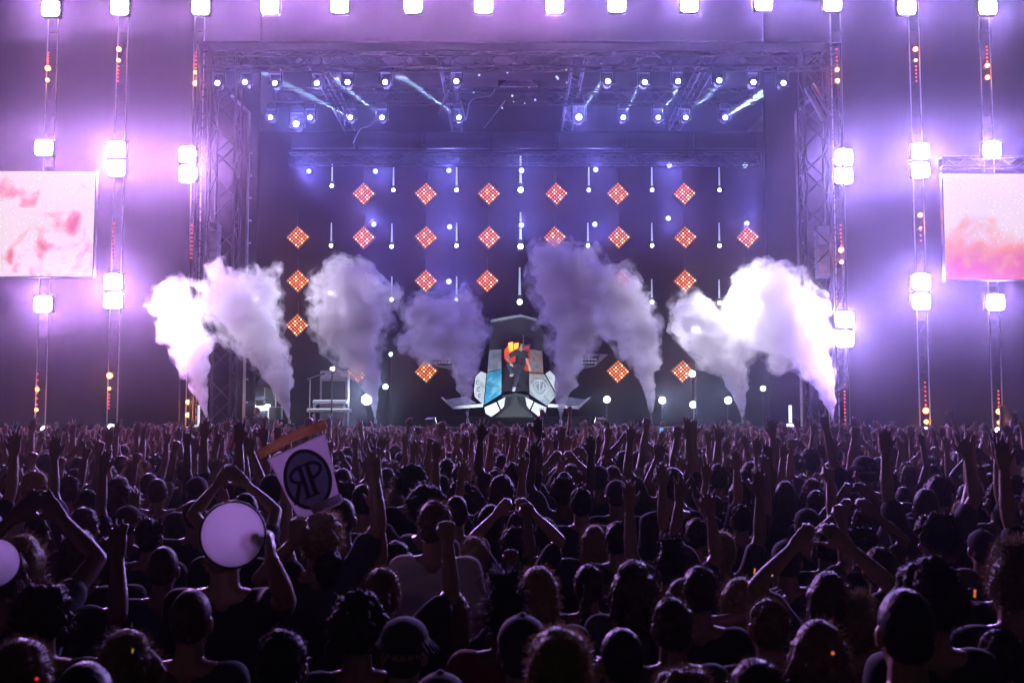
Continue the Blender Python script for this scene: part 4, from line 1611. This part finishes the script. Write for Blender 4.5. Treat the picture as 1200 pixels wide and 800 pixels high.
panel('upper_hull', [(366, 352), (438, 346), (438, 458), (356, 480)], [38.3, 38.0, 37.6, 37.9], SM['grey'])
panel('side_hull', [(355, 484), (438, 462), (438, 606), (336, 670)], [37.9, 37.6, 37.2, 37.4], SM['blue'])
panel('cheek_plate', [(318, 474), (350, 488), (333, 672), (282, 625), (276, 590), (286, 505)], [38.0, 37.88, 37.45, 37.9, 38.0, 38.05], SM['white'])
panel('upper_hull', [(602, 346), (678, 354), (684, 486), (602, 476)], [38.0, 38.3, 37.9, 37.6], SM['rust'])
panel('side_hull', [(602, 480), (690, 490), (760, 618), (706, 676), (602, 608)], [37.6, 37.88, 37.8, 37.4, 37.2], SM['pale'])
panel('cheek_plate', [(694, 488), (722, 470), (752, 500), (775, 560), (764, 612)], [37.88, 38.0, 38.05, 38.1, 37.85], SM['white'])
EC = Z5(658, 572, 37.42)
ER = 9.2 * 37.4 / F
em_ = bmesh.new()
for i in range(40):
    a0, a1 = 2 * pi * i / 40, 2 * pi * (i + 1) / 40
    tube(em_, EC + V((cos(a0) * ER, .0, sin(a0) * ER)), EC + V((cos(a1) * ER, .0, sin(a1) * ER)), .016, n=6)
for (x0_, z0_, x1_, z1_) in ((.1, .95, .1, -.5), (-.55, .55, -.3, -.25), (-.3, -.25, .1, -.5), (.1, -.5, .5, -.2), (.5, -.2, .6, .55), (-.9, .2, -.3, -.25), (.5, -.2, .95, .1)):
    tube(em_, EC + V((x0_ * ER, 0, z0_ * ER)), EC + V((x1_ * ER, 0, z1_ * ER)), .014, n=6)
obj('emblem', em_, M['white'], ship)
panel('painted_band', [(606, 490), (676, 492), (690, 516), (606, 510)], 37.5, SM['rust'], .03)
for (dx, dz, r_) in ((300, 540, 10), (306, 580, 12), (312, 618, 9)):
    em_ = bmesh.new()
    c_ = Z5(dx, dz, 37.7)
    for i in range(10):
        a0, a1 = pi * (.3 + i / 10 * 1.3), pi * (.3 + (i + 1) / 10 * 1.3)
        tube(em_, c_ + V((cos(a0), 0, sin(a0))) * r_ / 5 * 37.8 / F, c_ + V((cos(a1), 0, sin(a1))) * r_ / 5 * 37.8 / F, .014, n=5)
    obj('painted_curl', em_, M['black'], ship)
panel('cockpit_shell', [(376, 188), (430, 176), (550, 158), (645, 178), (745, 338), (690, 352), (680, 352), (600, 345), (440, 345), (366, 350)], 39.2, M['black'], .3)
panel('centre_spine', [(440, 348), (600, 348), (600, 606), (520, 592), (440, 606)], 38.3, M['deck'], .3)
panel('canopy_edge', [(374, 172), (428, 162), (548, 140), (648, 166), (648, 176), (549, 152), (430, 176), (374, 186)], 38.9, SM['grey'], .5)
# seat panel that glows red and orange behind the performer
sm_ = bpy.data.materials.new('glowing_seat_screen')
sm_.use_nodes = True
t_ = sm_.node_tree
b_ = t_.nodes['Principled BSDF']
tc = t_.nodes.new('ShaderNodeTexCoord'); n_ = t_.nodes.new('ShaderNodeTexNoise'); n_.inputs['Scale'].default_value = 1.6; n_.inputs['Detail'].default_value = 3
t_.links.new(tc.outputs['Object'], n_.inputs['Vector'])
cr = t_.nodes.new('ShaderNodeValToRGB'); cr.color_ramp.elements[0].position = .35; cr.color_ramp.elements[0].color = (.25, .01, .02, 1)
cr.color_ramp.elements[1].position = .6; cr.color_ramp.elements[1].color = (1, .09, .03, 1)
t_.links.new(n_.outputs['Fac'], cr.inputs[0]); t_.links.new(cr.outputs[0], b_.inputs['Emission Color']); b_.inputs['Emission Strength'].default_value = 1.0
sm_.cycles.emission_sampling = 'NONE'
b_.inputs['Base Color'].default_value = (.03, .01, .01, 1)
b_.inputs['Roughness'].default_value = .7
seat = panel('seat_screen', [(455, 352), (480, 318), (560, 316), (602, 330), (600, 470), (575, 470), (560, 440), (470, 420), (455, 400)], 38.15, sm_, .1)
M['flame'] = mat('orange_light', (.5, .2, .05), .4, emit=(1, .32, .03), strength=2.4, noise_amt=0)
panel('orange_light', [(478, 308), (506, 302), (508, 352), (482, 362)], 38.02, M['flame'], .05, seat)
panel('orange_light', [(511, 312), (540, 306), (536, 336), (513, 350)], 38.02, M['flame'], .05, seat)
for s in (-1, 1):
    X = lambda v: v if s < 0 else 1040 - v + (0 if v > 300 else 4)
    panel('intake_plate', [(X(338), 686), (X(408), 654), (X(430), 704), (X(378), 742), (X(345), 722)], 37.5, SM['white'], .15)
    panel('intake_plate', [(X(414), 650), (X(462), 626), (X(452), 682), (X(436), 700)], 37.4, SM['white'], .15)
    panel('lower_fin', [(X(80), 626), (X(94), 626), (X(160), 676), (X(330), 664), (X(330), 684), (X(154), 696)], [38.2, 38.2, 37.8, 37.6, 37.6, 37.8], SM['white'], .06)
    panel('fin_web', [(X(112), 640), (X(232), 622), (X(290), 660), (X(160), 674)], [38.3, 38.2, 37.9, 37.95], SM['grey'], .04)
    panel('upper_wing', [(X(176), 496), (X(182), 468), (X(58), 446), (X(-20), 376), (X(110), 368), (X(156), 396), (X(150), 440)], [38.2, 38.2, 38.6, 38.9, 38.7, 38.4, 38.3], SM['grey'], .08)
    wg = panel('wing_grille', [(X(154), 438), (X(148), 400), (X(26), 382), (X(64), 440)], [38.24, 38.3, 38.7, 38.5], M['black'], .05)
    for r_ in range(2):
        for k in range(5):
            Xk = 132 - k * 19
            bm = bmesh.new(); box(bm, Z5(X(Xk), 404 + r_ * 20, 38.26 + k * .07), (.09, .04, .06))
            obj('grille_slot', bm, M['white'], wg)
panel('lower_keel', [(440, 616), (520, 600), (600, 616), (600, 700), (640, 745), (400, 745), (452, 690)], 37.9, M['deck'], .4)
bm = bmesh.new(); box(bm, (at(604, 480, 38.6).x, 38.7, (SZ + at(604, 488, 38.7).z) / 2), (5.2, 1.2, at(604, 488, 38.7).z - SZ), bevel=.03)
obj('pedestal', bm, M['cloth'], ship)
for s in (-1, 1):  # two lamps added only to brighten the ship, no known fixtures
    p = V((at(604, 490, 34).x + s * 2.6, 33.7, SZ))
    t = thing('footlight', f"low black footlight at the stage lip aimed up at the ship's {'left' if s < 0 else 'right'} side", 'stage lamp', p, 'footlights before the ship')
    aim = Z5(520, 480, 37.6) - (p + V((0, 0, .16)))
    qd = aim.to_track_quat('-Z', 'Y').to_matrix()
    bm = bmesh.new(); box(bm, (0, 0, .16), (.3, .22, .2), qd, bevel=.02); obj('housing', bm, M['black'], t)
    bm = bmesh.new(); box(bm, V((0, 0, .16)) + aim.normalized() * .105, (.26, .18, .02), qd); obj('lens', bm, M['cool'], t)
    bm = bmesh.new(); box(bm, (0, 0, .025), (.34, .24, .05), bevel=.01); obj('base', bm, M['black'], t)
    lamp('SPOT', t, V((0, 0, .16)) + aim.normalized() * .14, 800, (.8, .92, 1), aim, radians(60), .7)

# the performer, bent forward with one knee up, a foot on the spine and hands on knee and panel
P_ = lambda X, Y_, d: Z5(X, Y_, d)
J = dict(pel=P_(545, 438, 37.75), waist=P_(548, 412, 37.68), chest=P_(552, 378, 37.45), neck=P_(553, 352, 37.28), head=P_(554, 334, 37.08), hf=V((-.1, -1, -.75)))
J['sh', 1] = P_(523, 364, 37.32); J['sh', -1] = P_(580, 366, 37.36)
J['el', 1] = P_(472, 396, 37.2); J['wr', 1] = P_(490, 424, 37.02)
J['el', -1] = P_(588, 408, 37.22); J['wr', -1] = P_(600, 446, 37.16)
J['hip', 1] = P_(534, 440, 37.72); J['hip', -1] = P_(556, 442, 37.72)
J['kn', 1] = P_(482, 436, 37.28); J['an', 1] = P_(500, 490, 37.5); J['toe', 1] = P_(494, 500, 37.3)
J['kn', -1] = P_(532, 502, 37.45); J['an', -1] = P_(514, 568, 37.6); J['toe', -1] = P_(508, 586, 37.42)
J['hd', 1] = V((.5, -.4, -.7)).normalized(); J['hd', -1] = V((.25, -.3, -.9)).normalized()
J['hand', 1] = 'relax'; J['hand', -1] = 'open'
B, E = body_parts(J, .95)
me = blob_mesh('performer_body', B, E, .012, 2); me.materials.append(M['skin'])
pf = obj('person', me, None); pf.color = (.5, .32, .24, 1)
tag(pf, 'performer in dark clothes bending forward with a knee raised on the ship prop', 'person')
me = blob_mesh('performer_shirt', shirt_parts(J, .95, .6, .02), [], .016, 2, disp=shirt_disp(3)); me.materials.append(M['fabric'])
obj('shirt', me, None, pf).color = (.02, .02, .025, 1)
me = blob_mesh('performer_trousers', trouser_parts(J, .95, .02), [], .016, 2, disp=shirt_disp(4)); me.materials.append(M['fabric'])
obj('trousers', me, None, pf).color = (.03, .035, .06, 1)
for s in (-1, 1):
    me = blob_mesh('performer_shoe', [(J['an', s] + V((0, 0, -.02)), .062, J['toe', s], .05)], [], .012, 2); me.materials.append(M['white'])
    obj('shoe', me, None, pf)
up = (J['head'] - J['neck']).normalized()
me = blob_mesh('performer_hair', [], [(J['head'] + up * .03 + V((0, .03, .02)), (.09, .105, .095), Quaternion())], .012, 1, disp=None); me.materials.append(M['hair'])
obj('hair', me, None, pf).color = (.02, .014, .01, 1)
# microphone arm over the cockpit
bm = bmesh.new()
tube(bm, Z5(566, 345, 38.1), Z5(566, 262, 38.1), .012); tube(bm, Z5(560, 328, 37.9), Z5(606, 322, 37.8), .035)
tag(obj('microphone', bm, M['alu']), 'silver microphone on a thin stand above the ship cockpit', 'microphone')


# ------------------------------------------------------------------ instruments on the deck
def on_deck(px, Y):
    return V((at(px, 480, Y).x, Y, SZ))


def stand_mic(px, Y, top, label, boom=True):
    p = on_deck(px, Y)
    t = thing('microphone_stand', label, 'microphone stand', p)
    H = at(px, top, Y).z - SZ
    bm = bmesh.new()
    tube(bm, (0, 0, .03), (0, 0, H), .016)
    for a in (90, 210, 330):
        tube(bm, (0, 0, .12), (cos(radians(a)) * .3, sin(radians(a)) * .3, .015), .012)
    obj('pole', bm, M['alu'], t)
    if boom:
        bm = bmesh.new(); tube(bm, (-.1, 0, H + .02), (.32, -.1, H + .16), .012)
        obj('boom', bm, M['alu'], t)
        bm = bmesh.new(); tube(bm, (.32, -.1, H + .16), (.46, -.14, H + .2), .022, .035); ball(bm, (.47, -.145, H + .205), .042, 2)
        obj('microphone', bm, M['black'], t)


stand_mic(363, 35.5, 445, 'thin pale microphone stand beside the keyboards')
stand_mic(972, 33.7, 462, 'tall microphone stand at the right end of the stage front')
kb = thing('keyboard_rig', 'pale two-tier keyboard rig with bright key rows and an amplifier behind', 'keyboard', on_deck(386, 36.5))
zz = lambda y: at(386, y, 36.5).z - SZ
M['keys'] = mat('lit_keys', (.75, .78, .8), .3, emit=(.75, .85, 1), strength=.8, noise_amt=0)
for nm, y, w, dy in (('lower_keyboard', 481, 1.45, 0), ('upper_keyboard', 471, 1.1, .12)):
    bm = bmesh.new(); box(bm, (0, dy, zz(y)), (w, .4, .11), bevel=.02)
    k_ = obj(nm, bm, M['white'], kb)
    bm = bmesh.new()
    nk = 36
    for i in range(nk):
        box(bm, (-w * .46 + w * .92 * i / (nk - 1), dy - .15, zz(y) + .062), (w * .9 / nk, .16, .02))
    obj('key_row', bm, M['keys'], k_)
for s in (-1, 1):
    bm = bmesh.new()
    tube(bm, (s * .5, -.12, .02), (s * .5, .25, zz(470)), .025); tube(bm, (s * .5, .3, .02), (s * .5, -.1, zz(474)), .025)
    obj('stand_leg', bm, M['alu'], kb)
am = thing('amplifier', 'grey amplifier cabinet standing behind the keyboards', 'amplifier', on_deck(392, 37.6))
bm = bmesh.new(); box(bm, (0, 0, .95), (.95, .45, 1.9), bevel=.03)
obj('cabinet', bm, M['grey'], am)
bm = bmesh.new(); box(bm, (0, -.23, 1.15), (.8, .02, .8)); obj('grille_cloth', bm, M['cloth'], am)
bm = bmesh.new(); box(bm, (0, -.235, 1.72), (.85, .02, .16)); obj('control_panel', bm, M['alu'], am)

dk = thing('drum_kit', 'dark drum kit with pale cymbals beside a bright low light, left side of the stage', 'drum kit', on_deck(298, 37.5))


def drum(name, c, r, h, axis, m='black'):
    bm = bmesh.new(); a = V(axis).normalized()
    tube(bm, V(c) - a * h / 2, V(c) + a * h / 2, r, n=24)
    d = obj(name, bm, M[m], dk)
    bm = bmesh.new(); tube(bm, V(c) + a * h / 2, V(c) + a * (h / 2 + .015), r * 1.02, n=24)
    obj('drum_head', bm, M['white'], d)
    return d


drum('bass_drum', (0, 0, .34), .33, .45, (0, -1, 0))
drum('tom_drum', (-.22, -.1, .86), .17, .22, (0, -.4, 1)); drum('tom_drum', (.22, -.1, .86), .17, .22, (0, -.4, 1)); drum('floor_tom', (.7, .1, .45), .24, .42, (0, 0, 1)); drum('snare_drum', (-.55, .1, .6), .19, .15, (0, 0, 1))
for (x, y, h, r) in ((-.8, -.1, 1.25, .28), (.75, -.1, 1.4, .3), (-.35, .15, 1.55, .24), (.3, .2, 1.5, .26), (-.95, .25, .95, .2)):
    bm = bmesh.new(); tube(bm, (x, y, h), (x + .01, y - .03, h + .035), r, .04, n=24)
    cy_ = obj('cymbal', bm, M['alu'], dk)
    bm = bmesh.new(); tube(bm, (x, y, .02), (x, y, h), .014)
    obj('cymbal_stand', bm, M['alu'], cy_)
lb = thing('light_bar', 'bright white low light bar glowing behind the drum kit', 'stage lamp', at(301, 477, 38.6))
bm = bmesh.new(); box(bm, (0, 0, 0), (.95, .08, .2), bevel=.03)
obj('diffuser', bm, mat('bar_light', (.5, .5, .5), .3, emit=(.9, .95, 1), strength=2.6, noise_amt=0), lb)
bm = bmesh.new(); box(bm, (0, .09, 0), (1.05, .08, .28)); obj('housing', bm, M['black'], lb)
for s in (-1, 1):
    bm = bmesh.new(); tube(bm, (s * .4, .09, SZ - lb.location.z), (s * .4, .09, -.1), .02); obj('stand_leg', bm, M['black'], lb)
lamp('AREA', lb, (0, -.1, 0), 90, (.8, .9, 1), (0, -1, .1)).data.size = .8
# crew member in the pit before the drums
p = at(300, 477, 32.2)
add_person(p.x, 32.3, 1.75, 'arms down', 'short', pi * .9, RN, skin=SKIN[1], shirt=SHIRT[0], z=p.z - 1.76)
PEOPLE[-1]['o']['label'] = 'dark crew member standing in front of the drum kit light'
bm = bmesh.new(); box(bm, (p.x, 32.35, (p.z - 1.76) / 2), (1.4, .6, p.z - 1.76), bevel=.02)
tag(obj('pit_platform', bm, M['black']), 'black platform the crew member stands on before the stage', 'platform')
for i, px in enumerate((911, 915)):
    p = on_deck(px, 37)
    bm = bmesh.new(); tube(bm, p, p + V((0, 0, at(px, 463, 37).z - SZ)), .035); box(bm, p + V((0, 0, .02)), (.3, .3, .04))
    tag(obj('upright_post', bm, M['alu']), f"{('first', 'second')[i]} of a pair of pale upright posts on the stage's right half", 'post', 'upright posts')
bm = bmesh.new(); p = on_deck(926, 34.5); box(bm, p + V((0, 0, .4)), (.09, .06, .55), bevel=.015); box(bm, p + V((0, 0, .05)), (.2, .2, .1))
tag(obj('upright_lamp', bm, mat('pale_bar', (.5, .5, .5), .3, emit=(.8, .85, 1), strength=1.5, noise_amt=0)), 'short glowing white upright bar near the seventh smoke jet', 'stage lamp')
bm = bmesh.new(); p = on_deck(233, 33.6); box(bm, p + V((0, 0, .35)), (.06, .06, .62), bevel=.015); box(bm, p + V((0, 0, .03)), (.2, .2, .06))
tag(obj('upright_lamp', bm, M['keys']), 'thin glowing upright bar beside the first smoke jet', 'stage lamp')

# ------------------------------------------------------------------ cables hanging from the roof
for i, (pts, lab) in enumerate((([(540, 118), (541, 122), (546, 140), (552, 118), (575, 112), (580, 104)], 'loose curved cable hanging under the centre of the roof'),
                               ([(440, 141), (432, 148), (422, 152), (414, 168)], 'short pale cable dangling below the fifth lower spotlight'),
                               ([(526, 106), (520, 118), (514, 134)], 'straight pale cable slanting under the sixth upper spotlight'),
                               ([(592, 118), (580, 134), (567, 150)], 'long slanting cable end under the roof centre'))):
    P3 = [at(x, y, 36.5) for x, y in pts]
    fine = []
    for k in range(len(P3) - 1):
        a_, b_2 = P3[max(0, k - 1)], P3[min(len(P3) - 1, k + 2)]
        for j in range(5):
            u = j / 5
            h0, h1 = 2 * u ** 3 - 3 * u ** 2 + 1, u ** 3 - 2 * u ** 2 + u
            h2, h3 = -2 * u ** 3 + 3 * u ** 2, u ** 3 - u ** 2
            fine.append(P3[k] * h0 + (P3[k + 1] - a_) * .5 * h1 + P3[k + 1] * h2 + (b_2 - P3[k]) * .5 * h3)
    fine.append(P3[-1])
    bm = bmesh.new()
    for q0_, q1_ in zip(fine, fine[1:]):
        tube(bm, q0_, q1_, .022, n=6)
    o = obj('hanging_cable', bm, M['alu'])
    tag(o, lab, 'cable', 'cables hanging under the roof')
hang = thing('loudspeaker_cluster', 'dark lamp-studded equipment cluster hanging at the centre of the roof', 'roof rig', at(608, 103, 36.2))
bm = bmesh.new(); box(bm, (0, 0, .04), (1.4, .6, .26), bevel=.03); obj('rig_box', bm, M['cloth'], hang)
for i in range(5):
    bm = bmesh.new(); box(bm, (0, -.325, -.06 + i * .05), (1.3 - i * .1, .04, .022)); obj('metal_slat', bm, M['alu'], hang)
rs2 = random.Random(2)
for i in range(14):
    bm = bmesh.new(); ball(bm, (rs2.uniform(-1.6, 1.6), -.3, rs2.uniform(-1.0, .6)), rs2.uniform(.025, .05), 1)
    obj('pilot_lamp', bm, M['cooldimmer'], hang)

# ------------------------------------------------------------------ phones and glow bands in the crowd
M['phone'] = mat('phone_screen', (.2, .25, .3), .3, emit=(.35, .6, 1), strength=.7, noise_amt=.3, scale=60)
for i, (x, y, d, lab) in enumerate(((217, 545, 13.0, 'small lit phone screen held up among the raised arms near the poster'), (806, 564, 10, 'phone with a dim lit screen in the crowd under the seventh smoke jet'), (1016, 500, 20, 'dark camera-like phone raised against the stage at the eighth smoke jet'), (775, 505, 18, 'tiny bright phone raised below the sixth smoke jet'))):
    t = thing('smartphone', lab, 'phone', at(x, y, d), rot=(0, radians(90 if i in (0, 2) else 5), radians(4)))
    bm = bmesh.new(); box(bm, (0, 0, 0), (.066, .009, .136), bevel=.004); obj('case', bm, M['black'], t)
    bm = bmesh.new(); box(bm, (0, -.0055, 0), (.06, .002, .12)); obj('phone_display', bm, M['phone'], t)
    add = at(x, y, d)
for (x, y, d, col, nm, lab, sz) in ((434, 583, 5.9, (1, .04, .03), 'red_light', 'small red glowing light on a cap in the crowd below the keyboards', .022), (884, 669, 3.9, (1, .28, .04), 'glow_stick', 'orange glow stick in the dark crowd below the seventh smoke jet', .006),
                                (1142, 695, 3.3, (1, .2, .04), 'glow_stick', 'orange glow stick beside the curly head under the right screen', .007), (976, 765, 2.8, (1, .22, .05), 'red_light', 'tiny orange light low in the dark crowd', .007), (43, 795, 2.6, (1, .03, .03), 'red_light', 'tiny red light at the bottom left picture corner', .007),
                                (905, 674, 3.8, (1, .9, .85), 'red_light', 'pin-sized white light beside the orange glow stick', .004), (155, 762, 2.9, (.8, .5, .1), 'glow_stick', 'dim yellow glow stick low in the crowd under the second mast', .003)):
    bm = bmesh.new()
    p = at(x, y, d)
    if nm == 'glow_band':
        for i in range(24):
            a0, a1 = 2 * pi * i / 24, 2 * pi * (i + 1) / 24
            tube(bm, p + V((cos(a0) * sz, sin(a0) * sz * .6, sin(a0) * sz)), p + V((cos(a1) * sz, sin(a1) * sz * .6, sin(a1) * sz)), .0016, n=6)
    elif nm == 'glow_stick':
        tube(bm, p - V((0, 0, sz * 1.6)), p + V((.002, 0, sz * 1.6)), sz * .45)
    else:
        sz *= .6
        ball(bm, p, sz if sz < .02 else (sz, sz * .5, sz * .5), 2)
    tag(obj(nm, bm, mat('glow_' + nm, (.2, .1, .1), .4, emit=col, strength=.35 if nm == 'glow_band' else .7, noise_amt=0), smooth=True), lab, 'light')

# ------------------------------------------------------------------ smoke jets
def smoke_mat(name, dens, col, lo_=.36, hi_=.62, sc_=1.9):
    m = bpy.data.materials.new(name)
    m.use_nodes = True
    t = m.node_tree
    t.nodes.remove(t.nodes['Principled BSDF'])
    v = t.nodes.new('ShaderNodeVolumePrincipled')
    v.inputs['Color'].default_value = (*col, 1)
    v.inputs['Anisotropy'].default_value = 0
    tc = t.nodes.new('ShaderNodeTexCoord')
    n = t.nodes.new('ShaderNodeTexNoise'); n.inputs['Scale'].default_value = sc_; n.inputs['Detail'].default_value = 8; n.inputs['Roughness'].default_value = .62; n.inputs['Distortion'].default_value = .4
    t.links.new(tc.outputs['Object'], n.inputs['Vector'])
    r = t.nodes.new('ShaderNodeMapRange'); r.inputs['From Min'].default_value = lo_; r.inputs['From Max'].default_value = hi_
    r.inputs['To Min'].default_value = dens * .02; r.inputs['To Max'].default_value = dens * 2
    t.links.new(n.outputs['Fac'], r.inputs['Value'])
    sp = t.nodes.new('ShaderNodeSeparateXYZ'); t.links.new(tc.outputs['Object'], sp.inputs[0])
    lo = t.nodes.new('ShaderNodeMapRange'); lo.inputs['From Min'].default_value = SZ; lo.inputs['From Max'].default_value = SZ + 1.8
    lo.inputs['To Min'].default_value = 5; lo.inputs['To Max'].default_value = 1
    t.links.new(sp.outputs['Z'], lo.inputs['Value'])
    mu = t.nodes.new('ShaderNodeMath'); mu.operation = 'MULTIPLY'
    t.links.new(r.outputs[0], mu.inputs[0]); t.links.new(lo.outputs[0], mu.inputs[1])
    t.links.new(mu.outputs[0], v.inputs['Density'])
    t.links.new(v.outputs[0], t.nodes['Material Output'].inputs['Volume'])
    return m


SMK = smoke_mat('smoke', 2.0, (.97, .96, .98))
VEIL = smoke_mat('smoke_veil', 1.0, (.97, .96, .98), .47, .68, 2.3)
PLUMES = [
    ('first smoke jet from the left, blazing white column', [(243, 492, 3), (238, 468, 14), (232, 440, 24), (222, 405, 46), (214, 375, 56), (204, 350, 42)], []),
    ('second smoke jet from the left, tall white cloud with frayed top', [(339, 492, 3), (334, 470, 16), (326, 440, 34), (310, 405, 56), (290, 375, 74), (270, 345, 62), (300, 350, 50), (318, 322, 22)], [(255, 325, 26), (318, 330, 26), (235, 330, 20)]),
    ('third smoke jet from the left, mauve cloud leaning over the keyboards', [(440, 492, 3), (438, 468, 12), (432, 440, 26), (420, 410, 58), (412, 375, 84), (405, 340, 76), (392, 320, 40)], [(372, 345, 30), (445, 365, 30)]),
    ('fourth smoke jet from the left, broad mauve cloud before the ship wing', [(548, 492, 3), (547, 470, 11), (545, 445, 22), (542, 415, 44), (540, 385, 60), (505, 395, 60), (500, 370, 56), (540, 370, 50)], [(478, 400, 30)]),
    ('fifth smoke jet from the left, tallest grey-mauve cloud', [(657, 492, 3), (658, 468, 14), (662, 440, 30), (668, 405, 50), (676, 370, 74), (665, 335, 84), (648, 310, 60), (690, 335, 60)], [(640, 318, 40), (700, 360, 50)]),
    ('sixth smoke jet from the left, mauve column right of the tallest cloud', [(763, 492, 3), (762, 470, 12), (760, 445, 24), (755, 415, 42), (746, 390, 60), (728, 365, 66), (712, 345, 50), (730, 330, 40)], []),
    ('seventh smoke jet from the left, lilac cloud with white edge', [(870, 492, 3), (869, 470, 14), (864, 445, 28), (852, 415, 52), (832, 392, 66), (812, 375, 56), (815, 355, 34)], []),
    ('eighth smoke jet from the left, largest blazing white cloud', [(976, 492, 3), (972, 468, 16), (962, 440, 34), (945, 410, 60), (925, 385, 86), (905, 360, 94), (890, 340, 60), (915, 335, 44)], [(880, 390, 40), (868, 345, 34)]),
]
YP = 33.45
for i, (lab, pts, extra) in enumerate(PLUMES):
    r = random.Random(40 + i)
    E = []
    I = Quaternion()
    mpp = YP / F
    for k in range(len(pts) - 1):
        (x0, y0, w0), (x1, y1, w1) = pts[k], pts[k + 1]
        n = max(2, int(math.hypot(x1 - x0, y1 - y0) / max(2.0, min(w0, w1) * .22)))
        for j in range(n + 1):
            f = j / n
            x, y, w = x0 + (x1 - x0) * f, y0 + (y1 - y0) * f, w0 + (w1 - w0) * f
            c = at(x, y, YP)
            R_ = w * mpp / 2
            E.append((c, (R_ * .86,) * 3, I))
            for q in range(2 if w > 15 else 0):
                d = V((r.gauss(0, 1), r.gauss(0, 1), r.gauss(0, 1))).normalized()
                rr = R_ * r.uniform(.25, .5)
                E.append((c + V((d.x * (R_ * .92 - rr * .4), d.y * R_ * .8, d.z * (R_ * .9))), (rr,) * 3, I))
    for (x, y, w) in extra:
        for q in range(5):
            E.append((at(x + r.gauss(0, w * .25), y + r.gauss(0, w * .25), YP + r.gauss(0, .2)), (w * mpp * r.uniform(.2, .42),) * 3, I))

    def puff(c, s=i * 13.7):
        h = min(1.0, max(0.0, (c.z - SZ - .4) / 2.2))
        d = V((0, 0, 0))
        for (sc, am_) in ((1.4, .30), (3.1, .17), (6.5, .10), (13, .06)):
            d += noise.noise_vector(c * sc + V((s, s * .3, 0))) * am_
        return d * h
    def clean(me, vox):
        """Remesh once more after the billows are pushed out, so that no folds cross."""
        q = bpy.data.objects.new('tmp', me); COL.objects.link(q)
        md = q.modifiers.new('r', 'REMESH'); md.mode = 'VOXEL'; md.voxel_size = vox
        md = q.modifiers.new('s', 'SMOOTH'); md.factor = .5; md.iterations = 1
        m2 = bpy.data.meshes.new_from_object(q.evaluated_get(bpy.context.evaluated_depsgraph_get()))
        bpy.data.objects.remove(q)
        m2.materials.clear()
        return m2
    big = [(c, (rr[0] * (1.0 + .32 * min(1, max(0, (c.z - SZ - .8) / 2))),) * 3, q) for c, rr, q in E]
    me = clean(blob_mesh('smoke_plume', [], big, .05, 1, disp=puff), .05)
    me.materials.append(VEIL)
    o = obj('smoke_plume', me, None, smooth=True)
    small = [(c, (rr[0] * (1.0 - .08 * min(1, max(0, (c.z - SZ - .8) / 2))),) * 3, q) for c, rr, q in E]
    me = clean(blob_mesh('smoke_core', [], small, .04, 1, disp=puff), .04)
    me.materials.append(SMK)
    obj('dense_core', me, None, o, smooth=True)
    tag(o, lab, 'smoke', 'smoke jets along the stage front')
    p = at(pts[0][0], 497, YP)
    nz = thing('smoke_nozzle', f"small black gas nozzle under the {lab.split(',')[0]}", 'smoke machine', (p.x, YP, SZ), 'smoke nozzles')
    bm = bmesh.new(); box(bm, (0, 0, .05), (.3, .3, .1), bevel=.015); obj('base', bm, M['black'], nz)
    bm = bmesh.new(); tube(bm, (0, 0, .1), (0, 0, .24), .05, .035, n=12); obj('nozzle', bm, M['alu'], nz)

# ------------------------------------------------------------------ drifting smoke under the roof, where the beams show
rh = bpy.data.materials.new('roof_smoke')
rh.use_nodes = True
t_ = rh.node_tree
t_.nodes.remove(t_.nodes['Principled BSDF'])
v_ = t_.nodes.new('ShaderNodeVolumePrincipled'); v_.inputs['Color'].default_value = (.85, .9, 1, 1); v_.inputs['Anisotropy'].default_value = 0; v_.inputs['Density'].default_value = .016
t_.links.new(v_.outputs[0], t_.nodes['Material Output'].inputs['Volume'])
me = blob_mesh('roof_smoke', [((-7.5, 38.3, 13.6), 1.4, (7.5, 38.3, 13.6), 1.4), ((5, 38.3, 13.6), 1.4, (9.8, 38.1, 14.0), 1.1)], [], .25, 2, disp=lambda c: noise.noise_vector(c * .5) * .5)
tag(obj('roof_smoke', me, rh), kind='stuff')

# ------------------------------------------------------------------ air
hz = bpy.data.materials.new('haze')
hz.use_nodes = True
t_ = hz.node_tree
t_.nodes.remove(t_.nodes['Principled BSDF'])
v_ = t_.nodes.new('ShaderNodeVolumePrincipled')
v_.inputs['Color'].default_value = (.9, .88, .95, 1)
v_.inputs['Density'].default_value = .0013
v_.inputs['Anisotropy'].default_value = .962
t_.links.new(v_.outputs[0], t_.nodes['Material Output'].inputs['Volume'])
bm = bmesh.new(); box(bm, (0, 22, 9.7), (60, 56, 21.6))
tag(obj('haze', bm, hz), kind='stuff')
for m_ in (hz, rh, SMK, VEIL):
    m_.cycles.volume_sampling = 'EQUIANGULAR'
